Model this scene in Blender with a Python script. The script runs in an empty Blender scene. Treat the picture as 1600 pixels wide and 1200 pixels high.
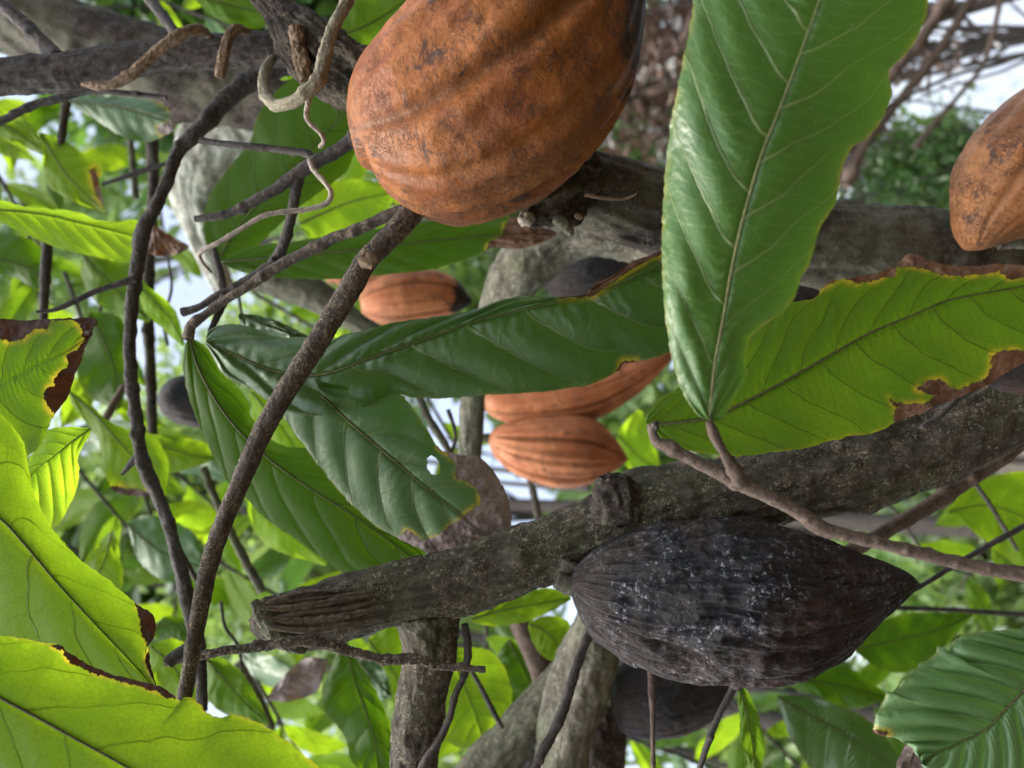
import bpy, math, random
import numpy as np
from mathutils import Vector, Matrix
random.seed(7); RNG = np.random.default_rng(11)
S = bpy.context.scene; COL = S.collection

# ---------------------------------------------------------------- camera
PITCH = math.radians(30.0); CAM = np.array([0.0, 0.0, 1.6]); FX = 1200.0
cp, sp_ = math.cos(PITCH), math.sin(PITCH)
RT = np.array([0, sp_, -cp]); UP = np.array([1.0, 0, 0]); FW = np.array([0, cp, sp_])
cd = bpy.data.cameras.new('camera'); cam = bpy.data.objects.new('camera', cd); COL.objects.link(cam)
cam.matrix_world = Matrix([[RT[0], UP[0], -FW[0], CAM[0]], [RT[1], UP[1], -FW[1], CAM[1]], [RT[2], UP[2], -FW[2], CAM[2]], [0, 0, 0, 1]])
cd.sensor_width = 36; cd.lens = 27; cd.clip_start = 0.01; cd.clip_end = 500
cd.dof.use_dof = True; cd.dof.focus_distance = 0.40; cd.dof.aperture_fstop = 7.0
S.camera = cam
S.render.resolution_x = 1024; S.render.resolution_y = 768
# ---------------------------------------------------------------- light
SUN_EL, SUN_AZ = 62.0, 208.0     # azimuth measured from +Y (behind the pods) towards +X
w = bpy.data.worlds.new("World"); S.world = w; w.use_nodes = True
nt = w.node_tree; nt.nodes.clear()
o = nt.nodes.new('ShaderNodeOutputWorld'); bg = nt.nodes.new('ShaderNodeBackground')
sky = nt.nodes.new('ShaderNodeTexSky'); sky.sky_type = 'NISHITA'; sky.sun_disc = False
sky.sun_elevation = math.radians(SUN_EL); sky.sun_rotation = math.radians(SUN_AZ)
sky.dust_density = 3.0; sky.air_density = 1.0; sky.ozone_density = 1.2
hs = nt.nodes.new('ShaderNodeHueSaturation'); hs.inputs['Saturation'].default_value = 0.62; hs.inputs['Value'].default_value = 1.0
nt.links.new(sky.outputs[0], hs.inputs['Color']); nt.links.new(hs.outputs[0], bg.inputs[0]); nt.links.new(bg.outputs[0], o.inputs[0])
bg.inputs[1].default_value = 0.15
sl = bpy.data.lights.new('sun', 'SUN'); sl.energy = 1.3; sl.angle = math.radians(20); sl.color = (1.0, 0.96, 0.88)
so = bpy.data.objects.new('sun', sl); COL.objects.link(so)
e, a = math.radians(SUN_EL), math.radians(SUN_AZ)
sdir = Vector((math.sin(a) * math.cos(e), math.cos(a) * math.cos(e), math.sin(e)))
so.rotation_euler = sdir.to_track_quat('Z', 'Y').to_euler(); so.location = (0, 3, 6)
S.view_settings.view_transform = 'Standard'; S.view_settings.look = 'None'
S.view_settings.exposure = 1.7; S.view_settings.gamma = 1.0; S.view_settings.use_curve_mapping = False
try: S.cycles.max_bounces = 8; S.cycles.transmission_bounces = 6
except Exception: pass

# ---------------------------------------------------------------- geometry helpers
def P(u, v, d):
    u = np.asarray(u, float); v = np.asarray(v, float); d = np.asarray(d, float)
    return CAM + ((u - 800) / FX * d)[..., None] * RT + ((600 - v) / FX * d)[..., None] * UP + d[..., None] * FW

def _h(x, y, z, s):
    n = (x * 374761393 + y * 668265263 + z * 2147483647 + s * 974634777) & 0xffffffff
    n = ((n ^ (n >> 13)) * 1274126177) & 0xffffffff
    return ((n ^ (n >> 16)) & 0xffff) / 32767.5 - 1.0
def vn(x, y, z=0.0, s=0):
    x, y, z = np.broadcast_arrays(np.asarray(x, float), np.asarray(y, float), np.asarray(z, float))
    xi, yi, zi = (np.floor(q).astype(np.int64) for q in (x, y, z))
    fx, fy, fz = x - xi, y - yi, z - zi
    fx, fy, fz = (f * f * (3 - 2 * f) for f in (fx, fy, fz))
    r = 0
    for a_ in (0, 1):
        for b_ in (0, 1):
            for c_ in (0, 1):
                r = r + _h(xi + a_, yi + b_, zi + c_, s) * (fx if a_ else 1 - fx) * (fy if b_ else 1 - fy) * (fz if c_ else 1 - fz)
    return r
def fbm(x, y, z=0.0, s=0, o=3):
    r = 0; a_ = 1.0
    for i in range(o):
        r = r + a_ * vn(np.asarray(x) * 2 ** i, np.asarray(y) * 2 ** i, np.asarray(z) * 2 ** i, s + i); a_ *= .5
    return r

def spl(pts, n, smooth=True):
    """resample a polyline at n points evenly along its length"""
    p = np.array(pts, float)
    if smooth and len(p) > 2:
        q = np.vstack([2 * p[0] - p[1], p, 2 * p[-1] - p[-2]]); out = []
        for i in range(1, len(q) - 2):
            t = np.linspace(0, 1, 16, endpoint=False)[:, None]
            a_, b_, c_, d_ = q[i - 1], q[i], q[i + 1], q[i + 2]
            out.append(.5 * (2 * b_ + (c_ - a_) * t + (2 * a_ - 5 * b_ + 4 * c_ - d_) * t ** 2 + (-a_ + 3 * b_ - 3 * c_ + d_) * t ** 3))
        out.append(p[-1:]); p = np.vstack(out)
    L = np.r_[0, np.cumsum(np.linalg.norm(np.diff(p[:, :2], axis=0), axis=1) + 1e-9)]
    t = np.linspace(0, L[-1], n)
    return np.stack([np.interp(t, L, p[:, k]) for k in range(p.shape[1])], 1)

def inpoly(x, y, poly):
    ins = np.zeros(x.shape, bool); q = poly; j = len(q) - 1
    for i in range(len(q)):
        xi, yi = q[i]; xj, yj = q[j]
        if yi != yj:
            c = ((yi > y) != (yj > y)) & (x < (xj - xi) * (y - yi) / (yj - yi) + xi); ins ^= c
        j = i
    return ins
def dpoly(x, y, poly):
    d = np.full(x.shape, 1e9); n = len(poly)
    for i in range(n):
        ax, ay = poly[i]; bx, by = poly[(i + 1) % n]; dx, dy = bx - ax, by - ay
        t = np.clip(((x - ax) * dx + (y - ay) * dy) / (dx * dx + dy * dy + 1e-9), 0, 1)
        d = np.minimum(d, np.hypot(x - ax - t * dx, y - ay - t * dy))
    return d

def mesh(name, V, F, mat, parent=None, uv=None, attrs=None, smooth=True, base=None):
    """V (n,3) world points, F (m,k) ints; the object's origin goes to base"""
    V = np.asarray(V, float); F = np.asarray(F, int)
    used = np.zeros(len(V), bool); used[F.ravel()] = True
    idx = np.cumsum(used) - 1; F = idx[F]; V = V[used]
    if base is None: base = V.mean(0) if parent is None else np.array(parent['_b'])
    me = bpy.data.meshes.new(name); n = len(V); m, k = F.shape
    me.vertices.add(n); me.vertices.foreach_set('co', (V - base).astype(np.float32).ravel())
    me.loops.add(m * k); me.loops.foreach_set('vertex_index', F.astype(np.int32).ravel())
    me.polygons.add(m); me.polygons.foreach_set('loop_start', np.arange(0, m * k, k, dtype=np.int32))
    try: me.polygons.foreach_set('loop_total', np.full(m, k, np.int32))
    except Exception: pass
    if uv is not None:
        l = me.uv_layers.new(name='UVMap'); l.data.foreach_set('uv', np.asarray(uv)[used][F.ravel()].astype(np.float32).ravel())
    for an, av in (attrs or {}).items():
        at = me.attributes.new(an, 'FLOAT', 'POINT'); at.data.foreach_set('value', np.asarray(av)[used].astype(np.float32))
    me.update(calc_edges=True); me.validate()
    me.polygons.foreach_set('use_smooth', np.full(len(me.polygons), smooth))
    me.materials.append(mat)
    ob = bpy.data.objects.new(name, me); COL.objects.link(ob)
    if parent is None: ob.location = base
    else: ob.parent = parent
    return ob
def grid(nu, nv, close=False):
    i, j = np.meshgrid(np.arange(nu - 1), np.arange(nv if close else nv - 1), indexing='ij'); j2 = (j + 1) % nv
    return np.stack([i * nv + j, (i + 1) * nv + j, (i + 1) * nv + j2, i * nv + j2], -1).reshape(-1, 4)
def thing(name, label, cat, base, group=None):
    ob = bpy.data.objects.new(name, None); COL.objects.link(ob); ob.location = base; ob.empty_display_size = .02
    ob['label'] = label; ob['category'] = cat; ob['_b'] = [float(q) for q in base]
    if group: ob['group'] = group
    return ob
def tag(ob, label, cat, group=None, kind=None):
    if label: ob['label'] = label
    if cat: ob['category'] = cat
    if group: ob['group'] = group
    if kind: ob['kind'] = kind
    return ob
def D(d, t):
    if isinstance(d, (tuple, list)): return np.interp(t, np.linspace(0, 1, len(d)), d)
    return np.full(np.shape(t), float(d))

# ---------------------------------------------------------------- materials
def newmat(name):
    m = bpy.data.materials.new(name); m.use_nodes = True; m.node_tree.nodes.clear(); return m, N(m.node_tree)
class N:
    def __init__(s, t): s.t = t
    def n(s, typ, **k):
        x = s.t.nodes.new('ShaderNode' + typ)
        for a_, b_ in k.items():
            if hasattr(x, a_): setattr(x, a_, b_)
        return x
    def put(s, node, key, val):
        i = node.inputs[key]
        if isinstance(val, bpy.types.NodeSocket): s.t.links.new(val, i)
        else:
            if isinstance(val, tuple) and len(val) == 3 and i.type == 'RGBA': val = (*val, 1)
            i.default_value = val
    def math(s, op, a_, b_=None, c_=None, clamp=False):
        x = s.n('Math', operation=op); x.use_clamp = clamp; s.put(x, 0, a_)
        if b_ is not None: s.put(x, 1, b_)
        if c_ is not None: s.put(x, 2, c_)
        return x.outputs[0]
    def mr(s, v, a_, b_, c_=0.0, d_=1.0, smooth=True):
        x = s.n('MapRange'); x.interpolation_type = 'SMOOTHSTEP' if smooth else 'LINEAR'
        for k_, q in zip(range(5), (v, a_, b_, c_, d_)): s.put(x, k_, q)
        return x.outputs[0]
    def mix(s, f, a_, b_, bt='MIX'):
        x = s.n('Mix', data_type='RGBA', blend_type=bt); s.put(x, 0, f); s.put(x, 6, a_); s.put(x, 7, b_); return x.outputs[2]
    def noise(s, vec, sc, det=4, rough=.55, dist=0.0):
        x = s.n('TexNoise'); s.put(x, 'Vector', vec); s.put(x, 'Scale', sc); s.put(x, 'Detail', det); s.put(x, 'Roughness', rough); s.put(x, 'Distortion', dist); return x.outputs[0]
    def vor(s, vec, sc, feat='F1', rnd=1.0):
        x = s.n('TexVoronoi', feature=feat); s.put(x, 'Vector', vec); s.put(x, 'Scale', sc); s.put(x, 'Randomness', rnd); return x.outputs['Distance']
    def xyz(s, a_, b_, c_=0.0):
        x = s.n('CombineXYZ'); s.put(x, 0, a_); s.put(x, 1, b_); s.put(x, 2, c_); return x.outputs[0]
    def bump(s, h, st, dist):
        x = s.n('Bump'); s.put(x, 'Strength', st); s.put(x, 'Distance', dist); s.put(x, 'Height', h); return x.outputs[0]
    def prin(s, col, rough, nrm=None, spec=.5, coat=0.0, sss=0.0):
        x = s.n('BsdfPrincipled'); s.put(x, 'Base Color', col); s.put(x, 'Roughness', rough); s.put(x, 'Specular IOR Level', spec); s.put(x, 'Coat Weight', coat)
        if nrm is not None: s.put(x, 'Normal', nrm)
        return x.outputs[0]
    def out(s, sh):
        x = s.n('OutputMaterial'); s.put(x, 0, sh)

def leaf_mat(name, col, col2, trans, tw, vein=(.22, .26, .06), rough=.38, spec=.5, veinmix=.55, ter=.35, spots=.3, dustamt=.0, yel=(.30, .24, .02), pk=.5):
    m, g = newmat(name)
    tc = g.n('TexCoord'); sx = g.n('SeparateXYZ'); g.put(sx, 0, tc.outputs['UV']); w_, s_ = sx.outputs[0], sx.outputs[1]
    ob = tc.outputs['Object']
    as_ = g.math('ABSOLUTE', s_)
    wob = g.noise(ob, 60, 2)
    w2 = g.math('ADD', w_, g.math('MULTIPLY', g.math('SUBTRACT', wob, .5), .22))
    f = g.math('FRACT', w2); dd = g.math('MINIMUM', f, g.math('SUBTRACT', 1.0, f))
    wd = g.math('MULTIPLY_ADD', as_, -.03, .055)
    sec = g.mr(dd, 0.0, wd, 1.0, 0.0)
    halo = g.mr(dd, 0.0, .22, 1.0, 0.0)
    # ladder veins running between the side veins
    t1 = g.math('MULTIPLY_ADD', as_, 7.0, g.math('MULTIPLY', g.noise(ob, 32, 2, .5), 3.0))
    t1 = g.math('ADD', t1, g.math('MULTIPLY', w_, 4.0))
    tf = g.math('FRACT', t1); td = g.math('MINIMUM', tf, g.math('SUBTRACT', 1.0, tf))
    tert = g.mr(td, 0.0, .10, 1.0, 0.0)
    ret = g.mr(g.vor(ob, 420, 'DISTANCE_TO_EDGE'), 0.0, .10, 1.0, 0.0)
    big = g.noise(ob, 22, 4, .6); fine = g.noise(ob, 240, 3)
    c = g.mix(g.mr(big, .35, .68), col, col2)
    c = g.mix(g.math('MULTIPLY', g.mr(fine, .3, .75), .25), c, col2)
    vsel = g.math('MAXIMUM', sec, g.math('MULTIPLY', tert, ter * .6))
    c = g.mix(g.math('MULTIPLY', vsel, veinmix), c, vein)
    c = g.mix(g.math('MULTIPLY', ret, .10), c, vein)
    sp1 = g.mr(g.vor(ob, 130), .0, .16, 1.0, 0.0); spm = g.mr(g.noise(ob, 34, 2), .52, .62)
    c = g.mix(g.math('MULTIPLY', g.math('MULTIPLY', sp1, spm), spots), c, (.07, .04, .012))
    dust = g.math('MULTIPLY', g.mr(g.vor(ob, 380), .0, .16, 1.0, 0.0), g.mr(g.noise(ob, 90, 2), .60, .66))
    c = g.mix(g.math('MULTIPLY', dust, dustamt), c, (.55, .55, .45))  # pale dust specks, amount set per leaf material
    at = g.n('Attribute', attribute_name='yel'); ye = g.math('MULTIPLY', at.outputs['Fac'], g.mr(g.noise(ob, 110, 3), .38, .60, .12, 1.0), clamp=True)
    c = g.mix(ye, c, yel)
    hgt = g.math('ADD', g.math('MULTIPLY', sec, -.9), g.math('ADD', g.math('MULTIPLY', tert, -.3 * ter), g.math('MULTIPLY', halo, -.7)))
    hgt = g.math('ADD', hgt, g.math('MULTIPLY', g.noise(ob, 55, 3), 1.2))
    cor = g.math('SINE', g.math('MULTIPLY', g.math('ADD', g.math('MULTIPLY', w_, 5.0), g.math('MULTIPLY_ADD', as_, 5.0, g.math('MULTIPLY', wob, 1.6))), 6.2832))
    cor = g.math('MULTIPLY', cor, g.math('MULTIPLY', g.mr(as_, .02, .55, 1.0, .12), g.mr(g.noise(ob, 28, 2), .38, .62)))
    hgt = g.math('ADD', hgt, g.math('ADD', g.math('MULTIPLY', cor, .42 * pk), g.math('MULTIPLY', ret, -.10)))
    hgt = g.math('ADD', hgt, g.math('MULTIPLY', g.noise(ob, 150, 4, .6), .7 * pk))
    nb = g.bump(hgt, .6, .0007)
    r = g.math('MULTIPLY_ADD', g.noise(ob, 45, 5, .7), .45, rough - .14)
    pr = g.prin(c, r, nb, spec)
    tr = g.n('BsdfTranslucent'); tcl = g.mix(g.math('MULTIPLY', vsel, .85), trans, tuple(q * .25 for q in trans))
    tcl = g.mix(g.mr(big, .3, .7), tcl, tuple(q * z for q, z in zip(trans, (.72, .85, .8))))
    tcl = g.mix(g.math('MULTIPLY', ret, .30), tcl, tuple(q * .35 for q in trans)); tcl = g.mix(g.math('MULTIPLY', g.mr(g.noise(ob, 45, 5, .7), .48, .70), .35), tcl, (trans[0] * .5, trans[1] * .6, trans[2]))
    tcl = g.mix(ye, tcl, (.75, .55, .04)); g.put(tr, 'Color', tcl); g.put(tr, 'Normal', nb)
    mx = g.n('MixShader'); g.put(mx, 0, tw); g.put(mx, 1, pr); g.put(mx, 2, tr.outputs[0]); g.out(mx.outputs[0])
    return m

def bark_mat(name, c1, c2, c3, moss=None, mossamt=.4, sc=1.0, la=26, ra=150, bumpd=.0016, rough=.85, crack=1.0, spk=(.30, .24, .16), spkamt=.5):
    """UV: x = metres along the limb, y = metres round it"""
    m, g = newmat(name)
    tc = g.n('TexCoord'); sx = g.n('SeparateXYZ'); g.put(sx, 0, tc.outputs['UV']); ob = tc.outputs['Object']
    v1 = g.xyz(g.math('MULTIPLY', sx.outputs[0], la * sc), g.math('MULTIPLY', sx.outputs[1], ra * sc), g.math('MULTIPLY', g.noise(ob, 30, 2), 2.0))
    fib = g.noise(v1, 1.0, 6, .65, .4); fib2 = g.noise(ob, 190 * sc, 5, .7)
    big = g.noise(ob, 26 * sc, 4, .6, .6)
    crk = g.mr(g.vor(g.xyz(g.math('MULTIPLY_ADD', fib, 1.6, g.math('MULTIPLY', sx.outputs[0], 32 * sc)), g.math('MULTIPLY_ADD', fib2, 2.0, g.math('MULTIPLY', sx.outputs[1], 150 * sc)), fib), 1.0, 'DISTANCE_TO_EDGE'), 0.0, .10, 1.0, 0.0)
    crk = g.math('MULTIPLY', crk, g.mr(big, .35, .6))
    c = g.mix(g.mr(fib, .30, .70), c1, c2)
    c = g.mix(g.math('MULTIPLY', g.mr(fib2, .50, .72), .7), c, c3)
    if moss: c = g.mix(g.math('MULTIPLY', g.mr(g.noise(ob, 17 * sc, 5, .65), .45, .62), mossamt), c, moss)
    sp = g.math('MULTIPLY', g.mr(g.noise(ob, 480 * min(sc, 1.5), 4, .7, 1.6), .52, .57), g.mr(g.noise(ob, 60, 5, .7), .44, .54))
    c = g.mix(g.math('MULTIPLY', sp, spkamt), c, spk)
    c = g.mix(g.math('MULTIPLY', crk, .30 * crack), c, tuple(q * .25 for q in c1))
    h = g.math('ADD', g.math('MULTIPLY', fib, 1.3), g.math('MULTIPLY', fib2, .9)); h = g.math('ADD', h, g.math('MULTIPLY', crk, -.35 * crack)); h = g.math('ADD', h, g.math('MULTIPLY', sp, .4))
    g.out(g.prin(c, rough, g.bump(h, .9, bumpd), .3)); return m

def pod_mat(name, kind, ws=1.0):
    """UV: x = 0..1 stalk to tip, y = 0..1 round; attribute rg = height on the ridges"""
    m, g = newmat(name)
    tc = g.n('TexCoord'); sx = g.n('SeparateXYZ'); g.put(sx, 0, tc.outputs['UV']); ob = tc.outputs['Object']
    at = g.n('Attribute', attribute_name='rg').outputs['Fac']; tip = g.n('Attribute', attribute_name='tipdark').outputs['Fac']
    big = g.noise(ob, 24, 5, .62, .3); med = g.noise(ob, 75, 5, .68); fine = g.noise(ob, 420, 4, .7)
    if kind != 'black':
        c = g.mix(g.mr(big, .34, .66), (.19, .052, .009), (.30, .100, .017)) if {'orange': 1, 'salmon': 0, 'brown': 0}[kind] else g.mix(g.mr(big, .34, .66), *(((.44, .135, .048), (.58, .22, .09)) if kind == 'salmon' else ((.19, .068, .018), (.30, .13, .045))))
        fm = .3 if kind == 'salmon' else 1.0
        c = g.mix(g.math('MULTIPLY', g.mr(med, .48, .70), .4 * fm), c, (.16, .045, .013))
        c = g.mix(g.math('MULTIPLY', g.mr(fine, .50, .64), .55 * fm), c, (.065, .023, .008))
        c = g.mix(g.math('MULTIPLY', g.mr(g.noise(ob, 46, 4, .6), .52, .72), .5), c, (.40, .155, .045))
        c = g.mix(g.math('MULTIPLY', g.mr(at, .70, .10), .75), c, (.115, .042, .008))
        c = g.mix(g.math('MULTIPLY', g.mr(g.noise(ob, 15, 3, .55, .4), .50, .66), .38 * fm), c, (.12, .045, .016))
        bl = g.math('MULTIPLY', g.mr(g.noise(ob, 75, 6, .72, .6), .55, .64), g.mr(g.noise(ob, 24, 3), .42, .58))
        c = g.mix(g.math('MULTIPLY', bl, .8), c, (.035, .022, .018))
        wv = g.noise(g.xyz(g.math('MULTIPLY', sx.outputs[0], 30), g.math('MULTIPLY', sx.outputs[1], 26), 0.0), 1.0, 5, .75, 2.2)
        ln = g.mr(g.math('ABSOLUTE', g.math('SUBTRACT', wv, .5)), 0.0, .022, 1.0, 0.0)
        ln = g.math('MULTIPLY', ln, g.mr(g.noise(ob, 38, 3), .46, .58)); c = g.mix(g.math('MULTIPLY', ln, .85), c, (.06, .028, .02))
        c = g.mix(g.mr(g.math('ADD', tip, g.math('MULTIPLY', g.math('SUBTRACT', med, .5), .9)), .42, .62), c, (.022, .016, .014))
        h = g.math('ADD', g.math('MULTIPLY', fine, .55), g.math('MULTIPLY', med, 1.6)); h = g.math('ADD', h, g.math('MULTIPLY', ln, -.5))
        g.out(g.prin(c, g.math('MULTIPLY_ADD', med, .3, .42), g.bump(h, .8, .0011), .32))
    else:
        v1 = g.xyz(g.math('MULTIPLY', sx.outputs[0], 11), g.math('MULTIPLY', sx.outputs[1], 60), g.math('MULTIPLY', big, 2.0))
        fib = g.noise(v1, 1.0, 6, .68, .8)
        c = g.mix(g.mr(fib, .32, .68), (.003, .0028, .003), (.014, .0125, .013))
        c = g.mix(g.math('MULTIPLY', g.mr(med, .45, .66), .6), c, (.030, .027, .028))
        wh = g.math('MULTIPLY', g.mr(g.noise(ob, 380, 3, .7), .545, .60), g.mr(g.noise(ob, 42, 5, .75), .46, .57))
        c = g.mix(g.math('MULTIPLY', wh, .9 * ws), c, (.32, .32, .34))
        hz = g.math('MULTIPLY', g.mr(g.noise(ob, 90, 6, .78, .8), .50, .66), g.mr(g.noise(ob, 22, 4, .6), .42, .56)); c = g.mix(g.math('MULTIPLY', g.mr(g.noise(ob, 13, 3), .47, .60), .45), c, (.05, .026, .018)); c = g.mix(g.math('MULTIPLY', hz, .6 * ws), c, (.17, .165, .17))
        rd = g.math('MULTIPLY', g.mr(g.noise(ob, 34, 4, .6, .4), .57, .66), g.mr(g.noise(ob, 300, 3), .40, .55)); c = g.mix(g.math('MULTIPLY', rd, .7), c, (.10, .025, .012))
        ln = g.mr(g.math('ABSOLUTE', g.math('SUBTRACT', fib, .5)), 0.0, .02, 1.0, 0.0); ln = g.math('MULTIPLY', ln, g.mr(g.noise(ob, 30, 3), .47, .56))
        c = g.mix(ln, c, (.003, .003, .003))
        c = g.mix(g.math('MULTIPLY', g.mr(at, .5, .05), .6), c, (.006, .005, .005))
        h = g.math('ADD', g.math('MULTIPLY', fib, 2.2), g.math('MULTIPLY', g.noise(ob, 210, 5, .75), 1.6)); h = g.math('ADD', h, g.math('MULTIPLY', ln, -1.6)); h = g.math('ADD', h, g.math('MULTIPLY', wh, .4))
        g.out(g.prin(c, .62, g.bump(h, 1.0, .0018), .45))
    return m

def simple_mat(name, c1, c2, sc=60, rough=.8, trans=None, tw=0.0, bd=.001, spec=.3):
    m, g = newmat(name); ob = g.n('TexCoord').outputs['Object']
    c = g.mix(g.mr(g.noise(ob, sc, 5, .65, .4), .36, .64), c1, c2); h = g.noise(ob, sc * 2.5, 5, .7)
    c = g.mix(g.math('MULTIPLY', g.mr(g.noise(ob, sc * 4, 4, .7), .50, .62), .5), c, tuple(q * .4 for q in c1))
    sh = g.prin(c, rough, g.bump(h, .7, bd), spec)
    if trans:
        tr = g.n('BsdfTranslucent'); g.put(tr, 'Color', trans); mx = g.n('MixShader'); g.put(mx, 0, tw); g.put(mx, 1, sh); g.put(mx, 2, tr.outputs[0]); sh = mx.outputs[0]
    g.out(sh); return m

def crown_mat(name, ca, cb, cc, tr_, tw=.4, rough=.35):
    m, g = newmat(name); ob = g.n('TexCoord').outputs['Object']
    at = g.n('Attribute', attribute_name='rnd').outputs['Fac']
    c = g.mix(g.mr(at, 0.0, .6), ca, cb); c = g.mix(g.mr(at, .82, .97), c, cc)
    pr = g.prin(c, rough, None, .5); t = g.n('BsdfTranslucent'); g.put(t, 'Color', g.mix(g.mr(at, 0.0, 1.0), tr_, tuple(q * .6 for q in tr_)))
    mx = g.n('MixShader'); g.put(mx, 0, tw); g.put(mx, 1, pr); g.put(mx, 2, t.outputs[0]); g.out(mx.outputs[0]); return m

M = {}
M['leaf_glossy'] = leaf_mat('mature leaf upper face', (.026, .074, .009), (.046, .112, .012), (.16, .38, .02), .2, vein=(.28, .34, .13), rough=.30, spec=.6, veinmix=.7, ter=.3, dustamt=.9, pk=.9)
M['leaf_dark'] = leaf_mat('mature leaf dark', (.021, .052, .012), (.038, .082, .018), (.13, .32, .015), .18, vein=(.17, .21, .08), rough=.28, spec=.55, veinmix=.5, ter=.3, dustamt=.5, pk=1.5)
M['leaf_dull'] = leaf_mat('mature leaf dull', (.028, .074, .018), (.060, .118, .042), (.14, .36, .03), .18, vein=(.20, .22, .06), rough=.42, spec=.55, veinmix=.6, ter=.35)
M['leaf_under'] = leaf_mat('leaf underside', (.048, .105, .008), (.078, .145, .010), (.25, .41, .014), .46, vein=(.04, .06, .012), rough=.5, spec=.2, veinmix=.7, ter=.45)
M['leaf_olive'] = leaf_mat('leaf underside olive', (.025, .062, .003), (.037, .082, .004), (.145, .28, .006), .40, vein=(.030, .05, .010), rough=.5, spec=.2, veinmix=.5, ter=.1)
M['leaf_thin'] = leaf_mat('thin leaf', (.075, .15, .006), (.11, .18, .008), (.36, .52, .016), .58, vein=(.04, .07, .008), rough=.5, spec=.15, veinmix=.7, ter=.25)
M['leaf_young'] = leaf_mat('young leaf', (.12, .23, .01), (.155, .27, .015), (.56, .80, .03), .60, vein=(.08, .13, .02), rough=.5, spec=.15, veinmix=.6, ter=.2)
M['dead'] = simple_mat('withered leaf', (.050, .024, .014), (.19, .105, .06), 70, .6, (.30, .10, .03), .12, bd=.0025)
M['dead_dark'] = simple_mat('dark withered leaf', (.018, .009, .006), (.06, .028, .014), 70, .7, (.16, .05, .02), .08)
M['dead_pale'] = simple_mat('pale withered leaf', (.095, .068, .062), (.23, .18, .165), 60, .6, (.30, .2, .12), .15, bd=.0025)
M['midrib'] = simple_mat('midrib', (.085, .085, .032), (.15, .14, .055), 300, .6)
M['midrib_pale'] = simple_mat('pale midrib', (.19, .18, .075), (.27, .25, .11), 300, .6)
M['midrib_dark'] = simple_mat('midrib dark', (.06, .065, .018), (.10, .10, .03), 300, .6)
M['bark'] = bark_mat('mossy grey brown bark', (.030, .025, .018), (.090, .076, .056), (.15, .13, .10), (.055, .065, .026), .5, spkamt=.9, spk=(.34, .29, .20))
M['bark_dark'] = bark_mat('dark brown bark', (.016, .012, .010), (.055, .040, .032), (.10, .080, .066), (.15, .155, .10), .6, crack=.6, spkamt=.6, spk=(.26, .23, .18))
M['bark_grey'] = bark_mat('dark grey bark', (.026, .023, .021), (.075, .066, .060), (.14, .125, .115), None, crack=.5, sc=1.4, bumpd=.0008, spkamt=.3)
M['bark_stick'] = bark_mat('flecked stick bark', (.032, .024, .020), (.095, .074, .060), (.18, .15, .125), None, crack=.6, sc=1.8, bumpd=.0007, spk=(.42, .34, .22), spkamt=.8)
M['bark_twig'] = bark_mat('brown twig bark', (.060, .038, .028), (.125, .088, .066), (.20, .155, .12), None, crack=.35, sc=2.6, bumpd=.0004, spk=(.36, .28, .2), spkamt=.4)
M['bark_pale'] = bark_mat('pale lichen bark', (.085, .078, .055), (.25, .24, .18), (.42, .42, .35), (.12, .15, .07), .6, crack=.5, spkamt=.5, bumpd=.003)
M['bark_green'] = bark_mat('greenish bark', (.045, .042, .028), (.13, .13, .085), (.24, .25, .17), (.10, .12, .055), .6, crack=.5, spkamt=.6, bumpd=.003)
M['lichen'] = bark_mat('white lichen bark', (.24, .24, .19), (.60, .61, .52), (.82, .83, .76), (.12, .14, .08), .45, crack=.2, spkamt=.2)
M['leaf_silvery'] = leaf_mat('quilted leaf', (.050, .115, .035), (.085, .165, .055), (.2, .42, .05), .2, vein=(.30, .34, .16), rough=.36, spec=.6, veinmix=.6, ter=.3, dustamt=.3)
M['rot'] = bark_mat('rotten wood', (.008, .006, .005), (.085, .06, .042), (.20, .16, .11), (.05, .06, .032), .35, la=12, ra=220, bumpd=.003, crack=1.0, spkamt=.5)
M['wood'] = bark_mat('weathered bare wood', (.030, .018, .011), (.21, .16, .11), (.32, .26, .19), None, sc=1.0, la=7, ra=330, crack=.7, bumpd=.0014, spkamt=.1)
M['vine'] = bark_mat('grey green vine', (.13, .11, .07), (.27, .24, .16), (.36, .34, .25), None, sc=2.6, crack=.5, bumpd=.0005, spkamt=.2)
M['vine_pale'] = bark_mat('pale dry vine', (.20, .16, .12), (.42, .36, .29), (.55, .49, .42), None, sc=3, crack=.5, bumpd=.0004, spk=(.06, .04, .03), spkamt=.6)
M['vine_brown'] = bark_mat('brown dry vine', (.13, .085, .05), (.28, .19, .12), (.36, .27, .18), None, sc=2.4, crack=.8, bumpd=.0007, spkamt=.2)
M['pod_orange'] = pod_mat('ripe pod husk', 'orange'); M['pod_brown'] = pod_mat('dull brown orange husk', 'brown'); M['pod_salmon'] = pod_mat('salmon pod husk', 'salmon'); M['pod_dark'] = pod_mat('dark rotted husk', 'black', .2); M['pod_black'] = pod_mat('rotted pod husk', 'black')

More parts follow.
